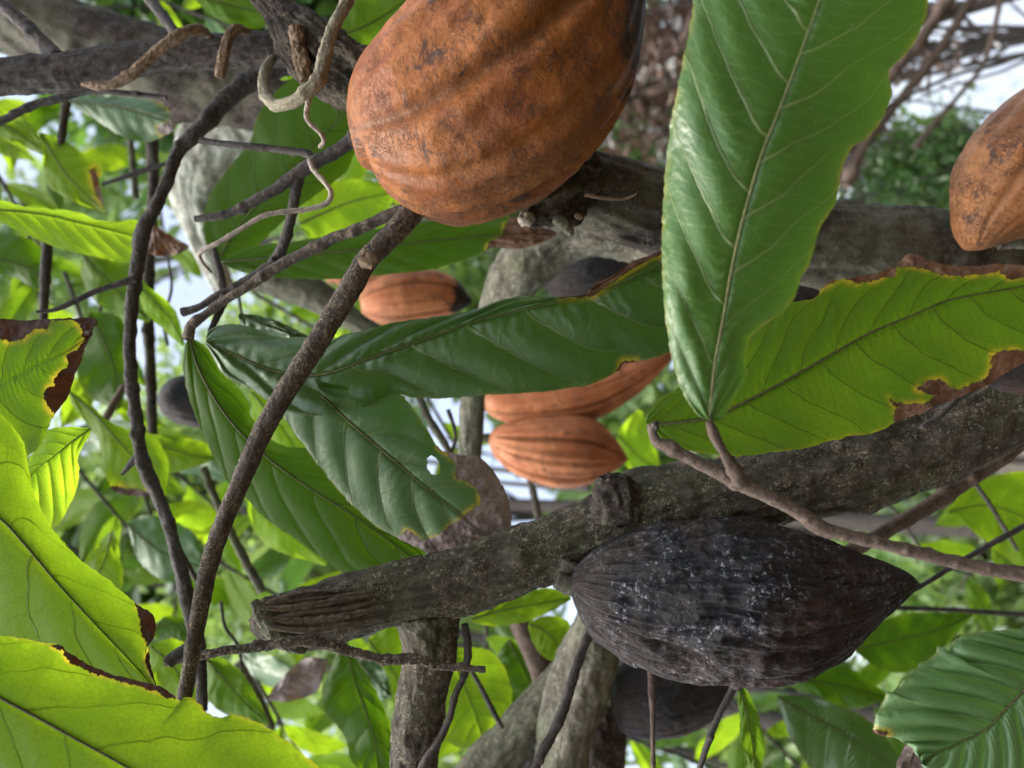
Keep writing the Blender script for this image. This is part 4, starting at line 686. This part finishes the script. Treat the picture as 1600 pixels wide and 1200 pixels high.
leaf('broad dark leaf behind the forked twig and the vine, upper left of centre', [(342, 406), (358, 375), (380, 345), (410, 312), (440, 282), (470, 250), (500, 215), (530, 185), (570, 140), (610, 100)],
     [(340, 404), (322, 380), (317, 350), (322, 320), (335, 290), (360, 258), (388, 225), (398, 195), (412, 165), (440, 135), (500, 100), (560, 85), (610, 100)],
     [(345, 408), (375, 400), (400, 385), (430, 358), (460, 330), (500, 300), (540, 270), (552, 245), (575, 210), (600, 150), (610, 100)],
     (.66, .64, .62), 'leaf_olive', nt_=200, ns=60, nv=7, fold=(.006, .01), wave=.003, quilt=.0006, rib='midrib_dark', ribr=1.5, edgeyel=.1)
leaf('bright folded lime leaf glowing below left of the largest orange pod', [(468, 350), (500, 335), (550, 315), (620, 300)], [(466, 345), (468, 310), (490, 290), (540, 280), (590, 285), (620, 298)], [(470, 355), (490, 378), (530, 372), (570, 352), (600, 335), (620, 302)], .80, 'leaf_young', nt_=80, ns=24, nv=6, wave=.006)
leaf('brighter big yellow green leaf filling the lower left corner', [(-170, 1000), (-80, 1045), (0, 1090), (60, 1122), (110, 1150), (160, 1177), (205, 1202), (280, 1240), (370, 1285), (450, 1320), (530, 1350)],
     [(-170, 998), (-100, 985), (-40, 985), (0, 993), (40, 998), (66, 1004), (84, 1006), (98, 1010), (108, 1020), (130, 1034), (160, 1048), (200, 1060), (232, 1067), (256, 1075), (274, 1090), (284, 1096), (288, 1090), (300, 1090), (312, 1100), (322, 1113), (340, 1120), (352, 1120), (365, 1116), (385, 1121), (405, 1130), (430, 1145), (455, 1162), (480, 1185), (505, 1210), (530, 1260), (530, 1350)],
     [(-170, 1002), (-100, 1120), (0, 1250), (120, 1330), (250, 1380), (380, 1390), (530, 1350)],
     (.33, .335, .345), 'leaf_thin', nt_=260, ns=70, nv=6.5, k=.26, fold=(.008, .010), wave=.003, quilt=.0008, rib='midrib_dark', ribr=3.2, jag=2.0, edgeyel=.7, yr=3.5, deadmat='dead_dark',
     dead=[[(80, 1011), (96, 1016), (105, 1033), (125, 1043), (160, 1057), (200, 1069), (240, 1080), (262, 1090), (275, 1092), (270, 1050), (120, 990)], [(318, 1106), (335, 1117), (346, 1122), (344, 1100), (318, 1090)]])
leaf('big yellow green leaf at the left with a dark curled flap at its tip', [(-150, 730), (-60, 775), (0, 810), (40, 852), (80, 900), (130, 955), (180, 1008), (232, 1064), (246, 1080)],
     [(-150, 726), (-80, 640), (-20, 632), (0, 645), (20, 665), (36, 690), (44, 730), (52, 765), (66, 800), (86, 832), (112, 862), (140, 886), (170, 906), (190, 925), (213, 944), (232, 955), (243, 968), (243, 990), (233, 1008), (233, 1025), (238, 1048), (246, 1080)],
     [(-150, 734), (-140, 850), (-90, 930), (-30, 985), (40, 1020), (120, 1055), (200, 1075), (246, 1080)],
     (.375, .385, .395), 'leaf_thin', nt_=240, ns=70, nv=5.5, k=.26, fold=(.006, .012), wave=.003, quilt=.0009, rib='midrib_dark', ribr=2.6, jag=1.4, edgeyel=.25, yr=4, deadmat='dead_dark',
     dead=[[(211, 944), (217, 965), (220, 985), (229, 1005), (231, 1018), (226, 1030), (232, 1050), (244, 1072), (260, 1090), (262, 940), (214, 930)]])
leaf('yellow green leaf with a wide dark brown withered margin at the left edge', [(-140, 660), (-60, 630), (0, 600), (50, 572), (100, 550), (145, 520)],
     [(-140, 655), (-100, 540), (-40, 505), (0, 498), (40, 500), (80, 498), (115, 497), (150, 499), (145, 515)],
     [(-140, 665), (-80, 740), (0, 750), (45, 712), (65, 690), (85, 650), (105, 620), (120, 580), (133, 545), (145, 522)],
     (.43, .44, .45), 'leaf_under', nt_=180, ns=60, nv=8, k=.2, fold=(.004, .012), wave=.003, rib=None, jag=1.6, edgeyel=.2, yr=6, deadmat='dead_dark',
     dead=[[(-150, 480), (-40, 520), (0, 531), (15, 533), (34, 531), (48, 518), (60, 513), (75, 515), (78, 503), (95, 500), (115, 501), (127, 512), (132, 532), (118, 546), (105, 556), (106, 573), (92, 584), (84, 592), (88, 600), (75, 606), (69, 616), (73, 634), (84, 648), (100, 640), (150, 600), (180, 480)]])
leaf('small bright lime leaf pointing up right between the big left leaves', [(142, 669), (115, 688), (85, 712), (57, 734), (40, 760), (30, 790)],
     [(140, 668), (110, 667), (85, 668), (70, 676), (58, 695), (45, 720), (30, 750), (30, 790)], [(143, 672), (136, 688), (122, 713), (124, 738), (118, 768), (104, 800), (87, 823), (60, 830), (30, 790)], (.50, .49, .48), 'leaf_young', nt_=120, ns=40, nv=7, k=.2, ribr=1.3, rib='midrib_dark', wave=.002)
leaf('bright lime leaf pointing right at the thin dark branch, touching the left edge', [(-60, 322), (0, 328), (70, 336), (130, 350), (180, 362), (222, 374)], [(-60, 315), (0, 313), (35, 322), (80, 326), (120, 331), (150, 342), (180, 346), (205, 343), (222, 349), (222, 372)], [(-60, 330), (0, 347), (30, 362), (60, 375), (100, 390), (150, 402), (200, 411), (213, 398), (220, 376)], (.58, .60), 'leaf_young', nt_=140, ns=40, nv=9, ribr=1.5, rib='midrib_dark', wave=.002)
leaf('blurred yellow green leaf hanging left of the thin dark branch above a dark burnt edge', [(108, 612), (150, 650), (185, 690), (220, 730), (248, 772)], [(108, 610), (135, 625), (165, 655), (205, 672), (240, 680), (262, 720), (260, 755), (248, 772)], [(106, 614), (118, 640), (150, 680), (160, 715), (168, 750), (180, 768), (215, 776), (248, 774)], (.68, .66), 'leaf_thin', nt_=110, ns=36, nv=7, ribr=1.4, rib='midrib_dark', wave=.005, deadmat='dead_dark', dead=[[(165, 758), (200, 764), (240, 768), (250, 790), (160, 785)]])
leaf('blurred yellow green leaf pointing right behind the thin dark branch', [(215, 685), (260, 700), (300, 712), (338, 716)], [(215, 682), (250, 678), (290, 684), (320, 692), (338, 714)], [(215, 690), (240, 725), (270, 738), (305, 730), (338, 718)], .70, 'leaf_thin', nt_=80, ns=26, nv=6, ribr=1.2, rib='midrib_dark', wave=.006)
leaf('pale green leaf with a pinkish curled tip under the dark horizontal limb', [(108, 158), (150, 162), (200, 170), (240, 182), (275, 195)], [(108, 156), (150, 152), (200, 152), (245, 158), (275, 168), (292, 180), (285, 192)], [(110, 160), (130, 175), (160, 195), (195, 215), (232, 222), (255, 212), (275, 202)], (.66, .64), 'leaf_dull', nt_=110, ns=36, nv=7, ribr=1.2, wave=.004, deadmat='dead_pale', yr=4, dead=[[(232, 150), (262, 168), (268, 182), (262, 192), (246, 198), (250, 212), (300, 215), (305, 150)]])
leaf('green leaf under the sky gap with a lobed brown tip at the upper left', [(62, 208), (85, 245), (105, 275), (130, 300), (165, 330)], [(62, 206), (85, 213), (115, 228), (135, 245), (152, 252), (160, 268), (155, 285), (160, 310), (165, 328)], [(60, 212), (66, 245), (74, 285), (95, 305), (130, 322), (165, 332)], (.72, .70), 'leaf_thin', nt_=100, ns=34, nv=7, ribr=1.3, rib='midrib_dark', wave=.006, dead=[[(140, 268), (148, 262), (158, 285), (165, 330), (150, 300)]])
leaf('small green leaf arching from the left edge above the bright pointing leaf', [(-30, 190), (0, 195), (35, 212), (68, 240)], [(-30, 175), (0, 172), (30, 182), (55, 200), (68, 236)], [(-30, 215), (0, 214), (30, 226), (68, 243)], .66, 'leaf_thin', nt_=70, ns=24, nv=5, ribr=1.2, rib='midrib_dark', wave=.005)
leaf('quilted bluish green leaf cut by the lower right corner', [(1760, 930), (1680, 1000), (1600, 1078), (1570, 1110), (1540, 1140), (1500, 1160), (1462, 1178), (1440, 1192)],
     [(1755, 925), (1690, 905), (1640, 940), (1600, 978), (1570, 984), (1540, 986), (1515, 990), (1495, 997), (1486, 1005), (1481, 1017), (1466, 1008), (1460, 1022), (1448, 1032), (1436, 1036), (1426, 1050), (1410, 1060), (1396, 1080), (1384, 1082), (1376, 1105), (1366, 1120), (1364, 1138), (1372, 1148), (1395, 1152), (1420, 1166), (1440, 1190)],
     [(1765, 935), (1760, 1050), (1720, 1150), (1660, 1230), (1590, 1270), (1520, 1260), (1470, 1230), (1440, 1194)],
     (.40, .385, .38), 'leaf_silvery', nt_=240, ns=80, nv=13, k=.10, fold=(.010, .010), wave=.002, quilt=.0026, ribr=2.6, jag=2.2, edgeyel=.35, dead=[[(1362, 1136), (1378, 1143), (1388, 1144), (1384, 1160), (1360, 1155)]])
leaf('pale withered leaf tip poking out beneath the quilted leaf at the bottom edge', [(1440, 1150), (1430, 1175), (1420, 1210)], [(1438, 1148), (1418, 1160), (1405, 1185), (1402, 1200), (1420, 1212)], [(1442, 1150), (1465, 1180), (1470, 1205), (1422, 1214)], .42, 'dead_pale', nt_=60, ns=20, nv=4, rib=None, wave=.004)
BL = [
 ('smooth blurred green leaf right of the lower tip of the black pod', [(1335, 1015), (1400, 1000), (1460, 985), (1520, 960)], [(1335, 1010), (1360, 980), (1410, 960), (1470, 957), (1520, 958)], [(1338, 1020), (1375, 1045), (1420, 1050), (1470, 1015), (1520, 963)], .72, 'leaf_olive'),
 ('blurred green leaf close under the black pod, right of the stiff grey twig', [(1215, 1060), (1280, 1065), (1340, 1078), (1388, 1090)], [(1215, 1055), (1270, 1040), (1330, 1045), (1388, 1086)], [(1215, 1065), (1265, 1085), (1330, 1108), (1388, 1094)], .70, 'leaf_olive'),
 ('dark blurred leaf at the bottom edge left of the quilted leaf', [(1215, 1090), (1280, 1125), (1350, 1165), (1430, 1230)], [(1215, 1086), (1290, 1095), (1370, 1135), (1430, 1226)], [(1215, 1095), (1240, 1160), (1300, 1230), (1430, 1234)], .66, 'leaf_dark'),
 ('narrow upright yellow green leaf right of the stiff grey twig', [(1152, 1062), (1165, 1110), (1175, 1160), (1182, 1230)], [(1150, 1064), (1155, 1110), (1158, 1160), (1182, 1228)], [(1154, 1062), (1178, 1100), (1195, 1160), (1184, 1230)], .55, 'leaf_under'),
 ('blurred bright leaf at the right edge below the brown branch', [(1480, 800), (1530, 790), (1580, 800), (1660, 840)], [(1480, 796), (1510, 765), (1560, 742), (1620, 745), (1660, 838)], [(1482, 804), (1520, 830), (1570, 870), (1620, 900), (1660, 844)], .74, 'leaf_thin'),
 ('yellow edged leaf under the mossy limb between stump shoot and black pod', [(735, 968), (780, 955), (830, 945), (892, 935)], [(735, 965), (765, 945), (830, 922), (870, 920), (892, 933)], [(736, 972), (770, 978), (820, 972), (860, 955), (892, 938)], .58, 'leaf_thin'),
 ('upright green leaf hanging to the bottom edge left of the stump shoot', [(540, 1000), (553, 1060), (570, 1110), (585, 1160), (595, 1240)], [(538, 1000), (518, 1040), (504, 1075), (506, 1110), (538, 1150), (550, 1190), (595, 1238)], [(542, 1000), (570, 1050), (598, 1100), (614, 1150), (616, 1190), (597, 1240)], .62, 'leaf_olive'),
 ('bluish shiny leaf behind the bare twig, left of the stump shoot', [(548, 1020), (570, 1045), (595, 1070), (612, 1088)], [(548, 1018), (580, 1025), (605, 1055), (612, 1086)], [(548, 1024), (560, 1060), (590, 1092), (612, 1090)], .66, 'leaf_dull'),
 ('dry pinkish tan leaf below the stump end', [(418, 1092), (450, 1070), (485, 1050), (512, 1030)], [(417, 1090), (440, 1060), (475, 1030), (512, 1028)], [(420, 1095), (455, 1095), (495, 1080), (512, 1034)], .75, 'dead_pale'),
 ('green leaf directly left of the stump shoot with a yellow corner', [(575, 1000), (600, 1030), (620, 1060), (635, 1110)], [(574, 998), (610, 978), (640, 1000), (650, 1060), (636, 1110)], [(575, 1004), (580, 1040), (600, 1085), (634, 1112)], .70, 'leaf_thin'),
 ('large blurred green leaf between stump shoot and the curved dark twig', [(700, 1010), (720, 1060), (740, 1110), (760, 1175)], [(698, 1010), (672, 1060), (668, 1110), (700, 1160), (760, 1175)], [(702, 1010), (770, 1020), (800, 1080), (790, 1140), (762, 1176)], .68, 'leaf_thin'),
 ('green leaf right of the curved dark twig beside the short brown limb', [(795, 1000), (815, 1040), (828, 1080), (800, 1120)], [(793, 1000), (775, 1030), (775, 1080), (798, 1118)], [(797, 998), (830, 1020), (845, 1070), (802, 1120)], .74, 'leaf_olive'),
 ('bright leaf patch between the pale trunk and the short brown limb', [(826, 975), (850, 985), (870, 1005), (880, 1030)], [(826, 972), (860, 962), (890, 975), (882, 1030)], [(826, 978), (832, 1005), (855, 1030), (878, 1032)], .66, 'leaf_thin'),
 ('lime leaf showing between the olive leaf and the straight stick', [(392, 612), (425, 650), (455, 690), (485, 750)], [(392, 608), (430, 622), (470, 660), (492, 710), (487, 750)], [(390, 618), (400, 670), (430, 715), (483, 752)], .64, 'leaf_young'),
 ('lime leaf showing below the olive leaf above the stump', [(385, 775), (420, 805), (460, 840), (510, 880)], [(387, 770), (430, 790), (480, 830), (512, 876)], [(383, 780), (395, 825), (430, 860), (508, 884)], .66, 'leaf_young'),
 ('green leaf with a burnt edge right of the straight stick foot', [(322, 1030), (350, 1060), (375, 1090), (420, 1130)], [(322, 1025), (350, 1030), (385, 1060), (420, 1126)], [(322, 1035), (325, 1090), (360, 1120), (418, 1134)], .60, 'leaf_under'),
 ('green leaf with a torn yellow edge above the largest orange pod', [(520, 60), (570, 40), (620, 10), (680, -40)], [(518, 55), (545, 5), (590, -30), (680, -45)], [(522, 64), (570, 75), (640, 50), (680, -36)], .60, 'leaf_under'),
 ('blurred dark leaf at the top edge between the slanting side branch and the vine', [(300, -10), (350, 5), (400, 15), (450, 10)], [(300, -15), (350, -30), (420, -20), (450, 8)], [(300, -5), (340, 30), (400, 45), (450, 14)], .74, 'leaf_under'),
 ('small lime leaf piece between the left vine and the limb fork', [(425, 100), (445, 108), (462, 118)], [(424, 98), (445, 98), (463, 116)], [(424, 104), (440, 125), (462, 120)], .62, 'leaf_young'),
 ('green leaf behind the thin dark branch beside the brown curled dry leaf', [(130, 400), (160, 430), (190, 460), (235, 500)], [(130, 395), (175, 400), (215, 425), (240, 470), (236, 500)], [(128, 405), (130, 440), (160, 480), (232, 504)], .74, 'leaf_under'),
 ('long dark green leaf behind the leaning twig at the left, under the lime pointing leaf', [(-40, 400), (20, 410), (60, 430), (85, 470)], [(-40, 360), (20, 365), (65, 390), (86, 466)], [(-40, 440), (10, 430), (50, 450), (84, 474)], .72, 'leaf_olive'),
 ('lime leaf running down right behind the thin dark branch into the bare tips', [(215, 445), (245, 475), (270, 505), (288, 540)], [(215, 440), (250, 460), (275, 488), (290, 538)], [(213, 450), (225, 485), (255, 515), (286, 542)], .72, 'leaf_young'),
 ('brick red curled dry leaf right of the thin dark branch', [(232, 392), (250, 378), (270, 378), (295, 385)], [(232, 388), (236, 352), (262, 365), (295, 383)], [(232, 396), (250, 400), (275, 398), (295, 388)], .70, 'dead'),
 ('broad green leaf between the thin dark branch and the brown edged leaf', [(140, 490), (165, 540), (180, 590), (185, 640)], [(142, 485), (190, 500), (205, 560), (190, 638)], [(138, 492), (118, 560), (135, 615), (182, 642)], .78, 'leaf_olive'),
 ('yellow green leaf standing up at the foot of the leaning twig, lower left', [(175, 830), (165, 870), (150, 910), (140, 960)], [(178, 830), (188, 870), (190, 920), (145, 960)], [(170, 832), (140, 865), (125, 900), (136, 960)], .70, 'leaf_thin'),
 ('green leaf with pale veins behind the lower part of the thin dark branch', [(200, 820), (235, 850), (270, 870), (330, 890)], [(200, 815), (240, 805), (300, 830), (330, 886)], [(200, 826), (220, 880), (270, 910), (330, 894)], .82, 'leaf_dull'),
 ('broad green leaf behind the crossing of stick and thin dark branch', [(235, 1010), (270, 1040), (290, 1080), (320, 1120)], [(236, 1006), (280, 1000), (330, 1050), (322, 1118)], [(233, 1014), (235, 1060), (265, 1095), (318, 1122)], .62, 'leaf_thin'),
 ('green leaf above the snapped side shoot of the straight stick', [(235, 985), (265, 975), (285, 985), (305, 1010)], [(235, 980), (262, 962), (290, 970), (306, 1008)], [(235, 990), (255, 1005), (285, 1018), (304, 1012)], .74, 'leaf_olive'),
 ('dark small leaf behind the top edge of the long middle leaf', [(373, 492), (400, 500), (440, 515), (480, 530)], [(374, 489), (410, 494), (450, 508), (482, 526)], [(372, 496), (385, 520), (430, 530), (478, 534)], .50, 'leaf_dark'),
 ('bright blurred leaf between the straight stick and the small pod', [(545, 560), (548, 530), (552, 500), (560, 470)], [(547, 560), (562, 530), (566, 500), (562, 470)], [(520, 560), (530, 530), (545, 500), (558, 470)], .80, 'leaf_young'),
 ('lime leaf above the mossy limb right of the two touching pods', [(965, 680), (985, 700), (1005, 720), (1030, 730)], [(966, 672), (1000, 640), (1020, 690), (1032, 728)], [(963, 688), (975, 725), (1000, 740), (1030, 734)], .95, 'leaf_young'),
 ('tattered withered leaf hooked on the mossy limb right of its dark knot', [(1010, 775), (1030, 755), (1060, 735), (1110, 720)], [(1008, 772), (1015, 745), (1050, 722), (1110, 716)], [(1013, 778), (1040, 770), (1070, 750), (1112, 724)], .56, 'dead_pale'),
]
for i, (lab, m_, l_, r_, d_, mt) in enumerate(BL):
    leaf(lab, m_, l_, r_, d_, mt, nt_=90, ns=26, nv=7, fold=(.004, .008), wave=.006, ribr=1.2, rib=None if mt.startswith('dead') else ('midrib_dark' if mt != 'leaf_dull' else 'midrib'), edgeyel=.3, group='blurred cacao leaves in the background')

# ---- blurred leafy sprays of cacao further back, each leaf a part
def spray(label, u, v, d, n, size, ang, spread, mats, keepout=()):
    """a twig with n hanging leaves, centred on the line of sight (u, v)"""
    a_ = math.radians(ang); du, dv = math.cos(a_), math.sin(a_); Lp = size * 1.2
    b = P(float(u - du * Lp), float(v - dv * Lp), float(d)); root = thing('leafy_spray', label, 'leafy branch', b, 'blurred leafy cacao sprays behind the pods')
    tube('twig', [(u - du * Lp, v - dv * Lp, 4), (u, v, 3.2), (u + du * Lp * .6, v + dv * Lp * .6, 2)], d, 'bark_grey', root, sides=8, step=8)
    for i in range(n):
        f = (i + .5) / n * 1.6 - 1; side = 1 if i % 2 else -1
        bu, bv = u + du * Lp * f, v + dv * Lp * f
        th = a_ + side * math.radians(random.uniform(25, 75)) * spread; s_ = size * random.uniform(.7, 1.15); w_ = s_ * random.uniform(.13, .2)
        ex, ey = math.cos(th), math.sin(th); nx, ny = -ey, ex; bend = random.uniform(-.12, .12) * s_
        def pt(t, o): return (bu + ex * s_ * t + nx * (o * w_ + bend * math.sin(t * PI)), bv + ey * s_ * t + ny * (o * w_ + bend * math.sin(t * PI)))
        prof = [(0, 0), (.08, .45), (.2, .78), (.4, 1), (.6, .98), (.8, .6), (.92, .2), (1, 0)]
        d2 = d + random.uniform(-.06, .12)
        leaf(None, [pt(t, 0) for t in (0, .25, .5, .75, 1)], [pt(t, -o) for t, o in prof], [pt(t, o) for t, o in prof], (d2, d2 + random.uniform(-.10, .10) * d), random.choice(mats), nt_=30, ns=8, nv=7, fold=(random.uniform(-.02, .03), random.uniform(-.02, .03)), wave=.008, quilt=.001, rib=None, parent=root, partname='leaf', jag=1)
G = ['leaf_thin', 'leaf_olive', 'leaf_under', 'leaf_thin', 'leaf_silvery']; Bt_ = ['leaf_young', 'leaf_thin', 'leaf_under', 'leaf_silvery', 'leaf_young']  # leaf_silvery mixed in so its pale colour stands for bluish-white leaf reflections
for i, (lab, pts, dd_) in enumerate([
 ('fine crooked twig between the brown edged leaf and the thin dark branch', [(160, 470, 3), (150, 520, 3), (158, 560, 2.6), (140, 610, 2)], .8),
 ('fine twig rising through the sky gap right of the thin dark branch', [(262, 540, 3), (256, 500, 3), (268, 450, 2.6), (262, 400, 2)], .8),
 ('fine twig under the tuft of bare tips, pointing down right', [(372, 455, 3), (378, 490, 2.6), (392, 520, 2.2), (388, 560, 1.6)], .7),
 ('fine dark twig in front of the pale limb behind the touching pods', [(700, 640, 4), (712, 680, 3.4), (704, 720, 3), (715, 770, 2.4)], .7),
 ('fine twig standing above the bare twig at the bottom left', [(345, 940, 3), (352, 980, 3), (372, 1010, 2.6), (380, 1060, 2)], .62),
 ('fine forked twig right of the lime leaf on the mossy limb', [(1090, 800, 3), (1030, 735, 3), (985, 700, 2.6), (940, 690, 2)], 1.1),
 ('fine twig behind the brown branch at the right', [(1350, 760, 3), (1400, 800, 3), (1450, 870, 2.6), (1520, 900, 2)], .9),
 ('fine grey twig crossing the blurred bright leaf at the right edge', [(1520, 750, 4), (1548, 790, 4), (1572, 830, 3.4), (1590, 860, 3)], .70)]):
    limb('blurred_twig', lab, 'twig', pts, dd_, 'bark_grey', sides=10, step=3)
SPR = [('leafy spray at the left edge under the big sky gap', 30, 330, 1.0, 6, 120, 60, 1, G),
 ('leafy spray behind the lime pointing leaf and the brown edged leaf', 60, 450, 1.1, 6, 130, 80, 1, G),
 ('leafy spray left of the thin dark branch at mid height', 150, 560, 1.0, 5, 120, 70, 1, G),
 ('leafy spray behind the yellow green leaf with the burnt edge', 170, 790, 1.0, 5, 130, 50, 1, G),
 ('leafy spray crossing behind the thin dark branch low down', 250, 840, 1.2, 5, 140, 70, 1, G),
 ('leafy spray between the thin dark branch and the straight stick', 300, 760, 1.3, 6, 120, 40, 1, Bt_),
 ('leafy spray below the stump end', 440, 1130, 1.0, 7, 120, 60, 1, Bt_),
 ('leafy spray at the bottom edge left of the stump shoot', 520, 1180, 1.2, 6, 130, 30, 1, Bt_),
 ('leafy spray below the olive leaf, above the stump', 380, 900, 1.1, 7, 130, 30, 1, Bt_),
 ('leafy spray at the bottom edge behind the curved dark twig', 760, 1120, 1.2, 6, 120, 90, 1, Bt_),
 ('leafy spray under the lower black pod', 1060, 1180, 1.1, 6, 110, 20, 1, Bt_),
 ('leafy spray at the bottom edge behind the narrow upright leaf', 1230, 1180, 1.3, 6, 120, 45, 1, Bt_),
 ('leafy spray behind the quilted leaf at the lower right', 1450, 1130, 1.4, 6, 120, 20, 1, G),
 ('leafy spray left of the small pod with the blackened tip', 470, 500, 1.3, 5, 90, 30, 1, Bt_),
 ('leafy spray beside the thin dark branch, beneath the pale green leaf', 250, 330, 1.5, 5, 90, 80, 1, G),
 ('leafy spray at the left edge beside the lime small leaf', 120, 860, 1.2, 7, 120, 30, 1, G),
 ('leafy spray behind the snapped side shoot of the stick', 270, 960, 1.3, 6, 110, 110, 1, Bt_),
 ('leafy spray above the stump and below the olive leaf tip', 480, 960, 1.5, 6, 110, 20, 1, Bt_),
 ('leafy spray behind the brown branch right of the mossy limb', 1540, 850, 1.5, 5, 110, 120, 1, Bt_),
 ('leafy spray in the far corner under the dark horizontal limb', 60, 230, 1.3, 5, 110, 30, 1, G),
 ('leafy spray behind the top of the dark horizontal limb', 330, 30, 1.2, 6, 120, 20, 1, G),
 ('leafy spray behind the forked twig and the lime folded leaf', 560, 310, 1.2, 5, 100, 10, 1, Bt_),
 ('leafy spray behind the stalks of the two touching pods', 690, 660, 1.3, 4, 90, 60, 1, Bt_)]
for s_ in SPR: spray(*s_)
for o_ in bpy.data.objects:
    if '_b' in o_: del o_['_b']
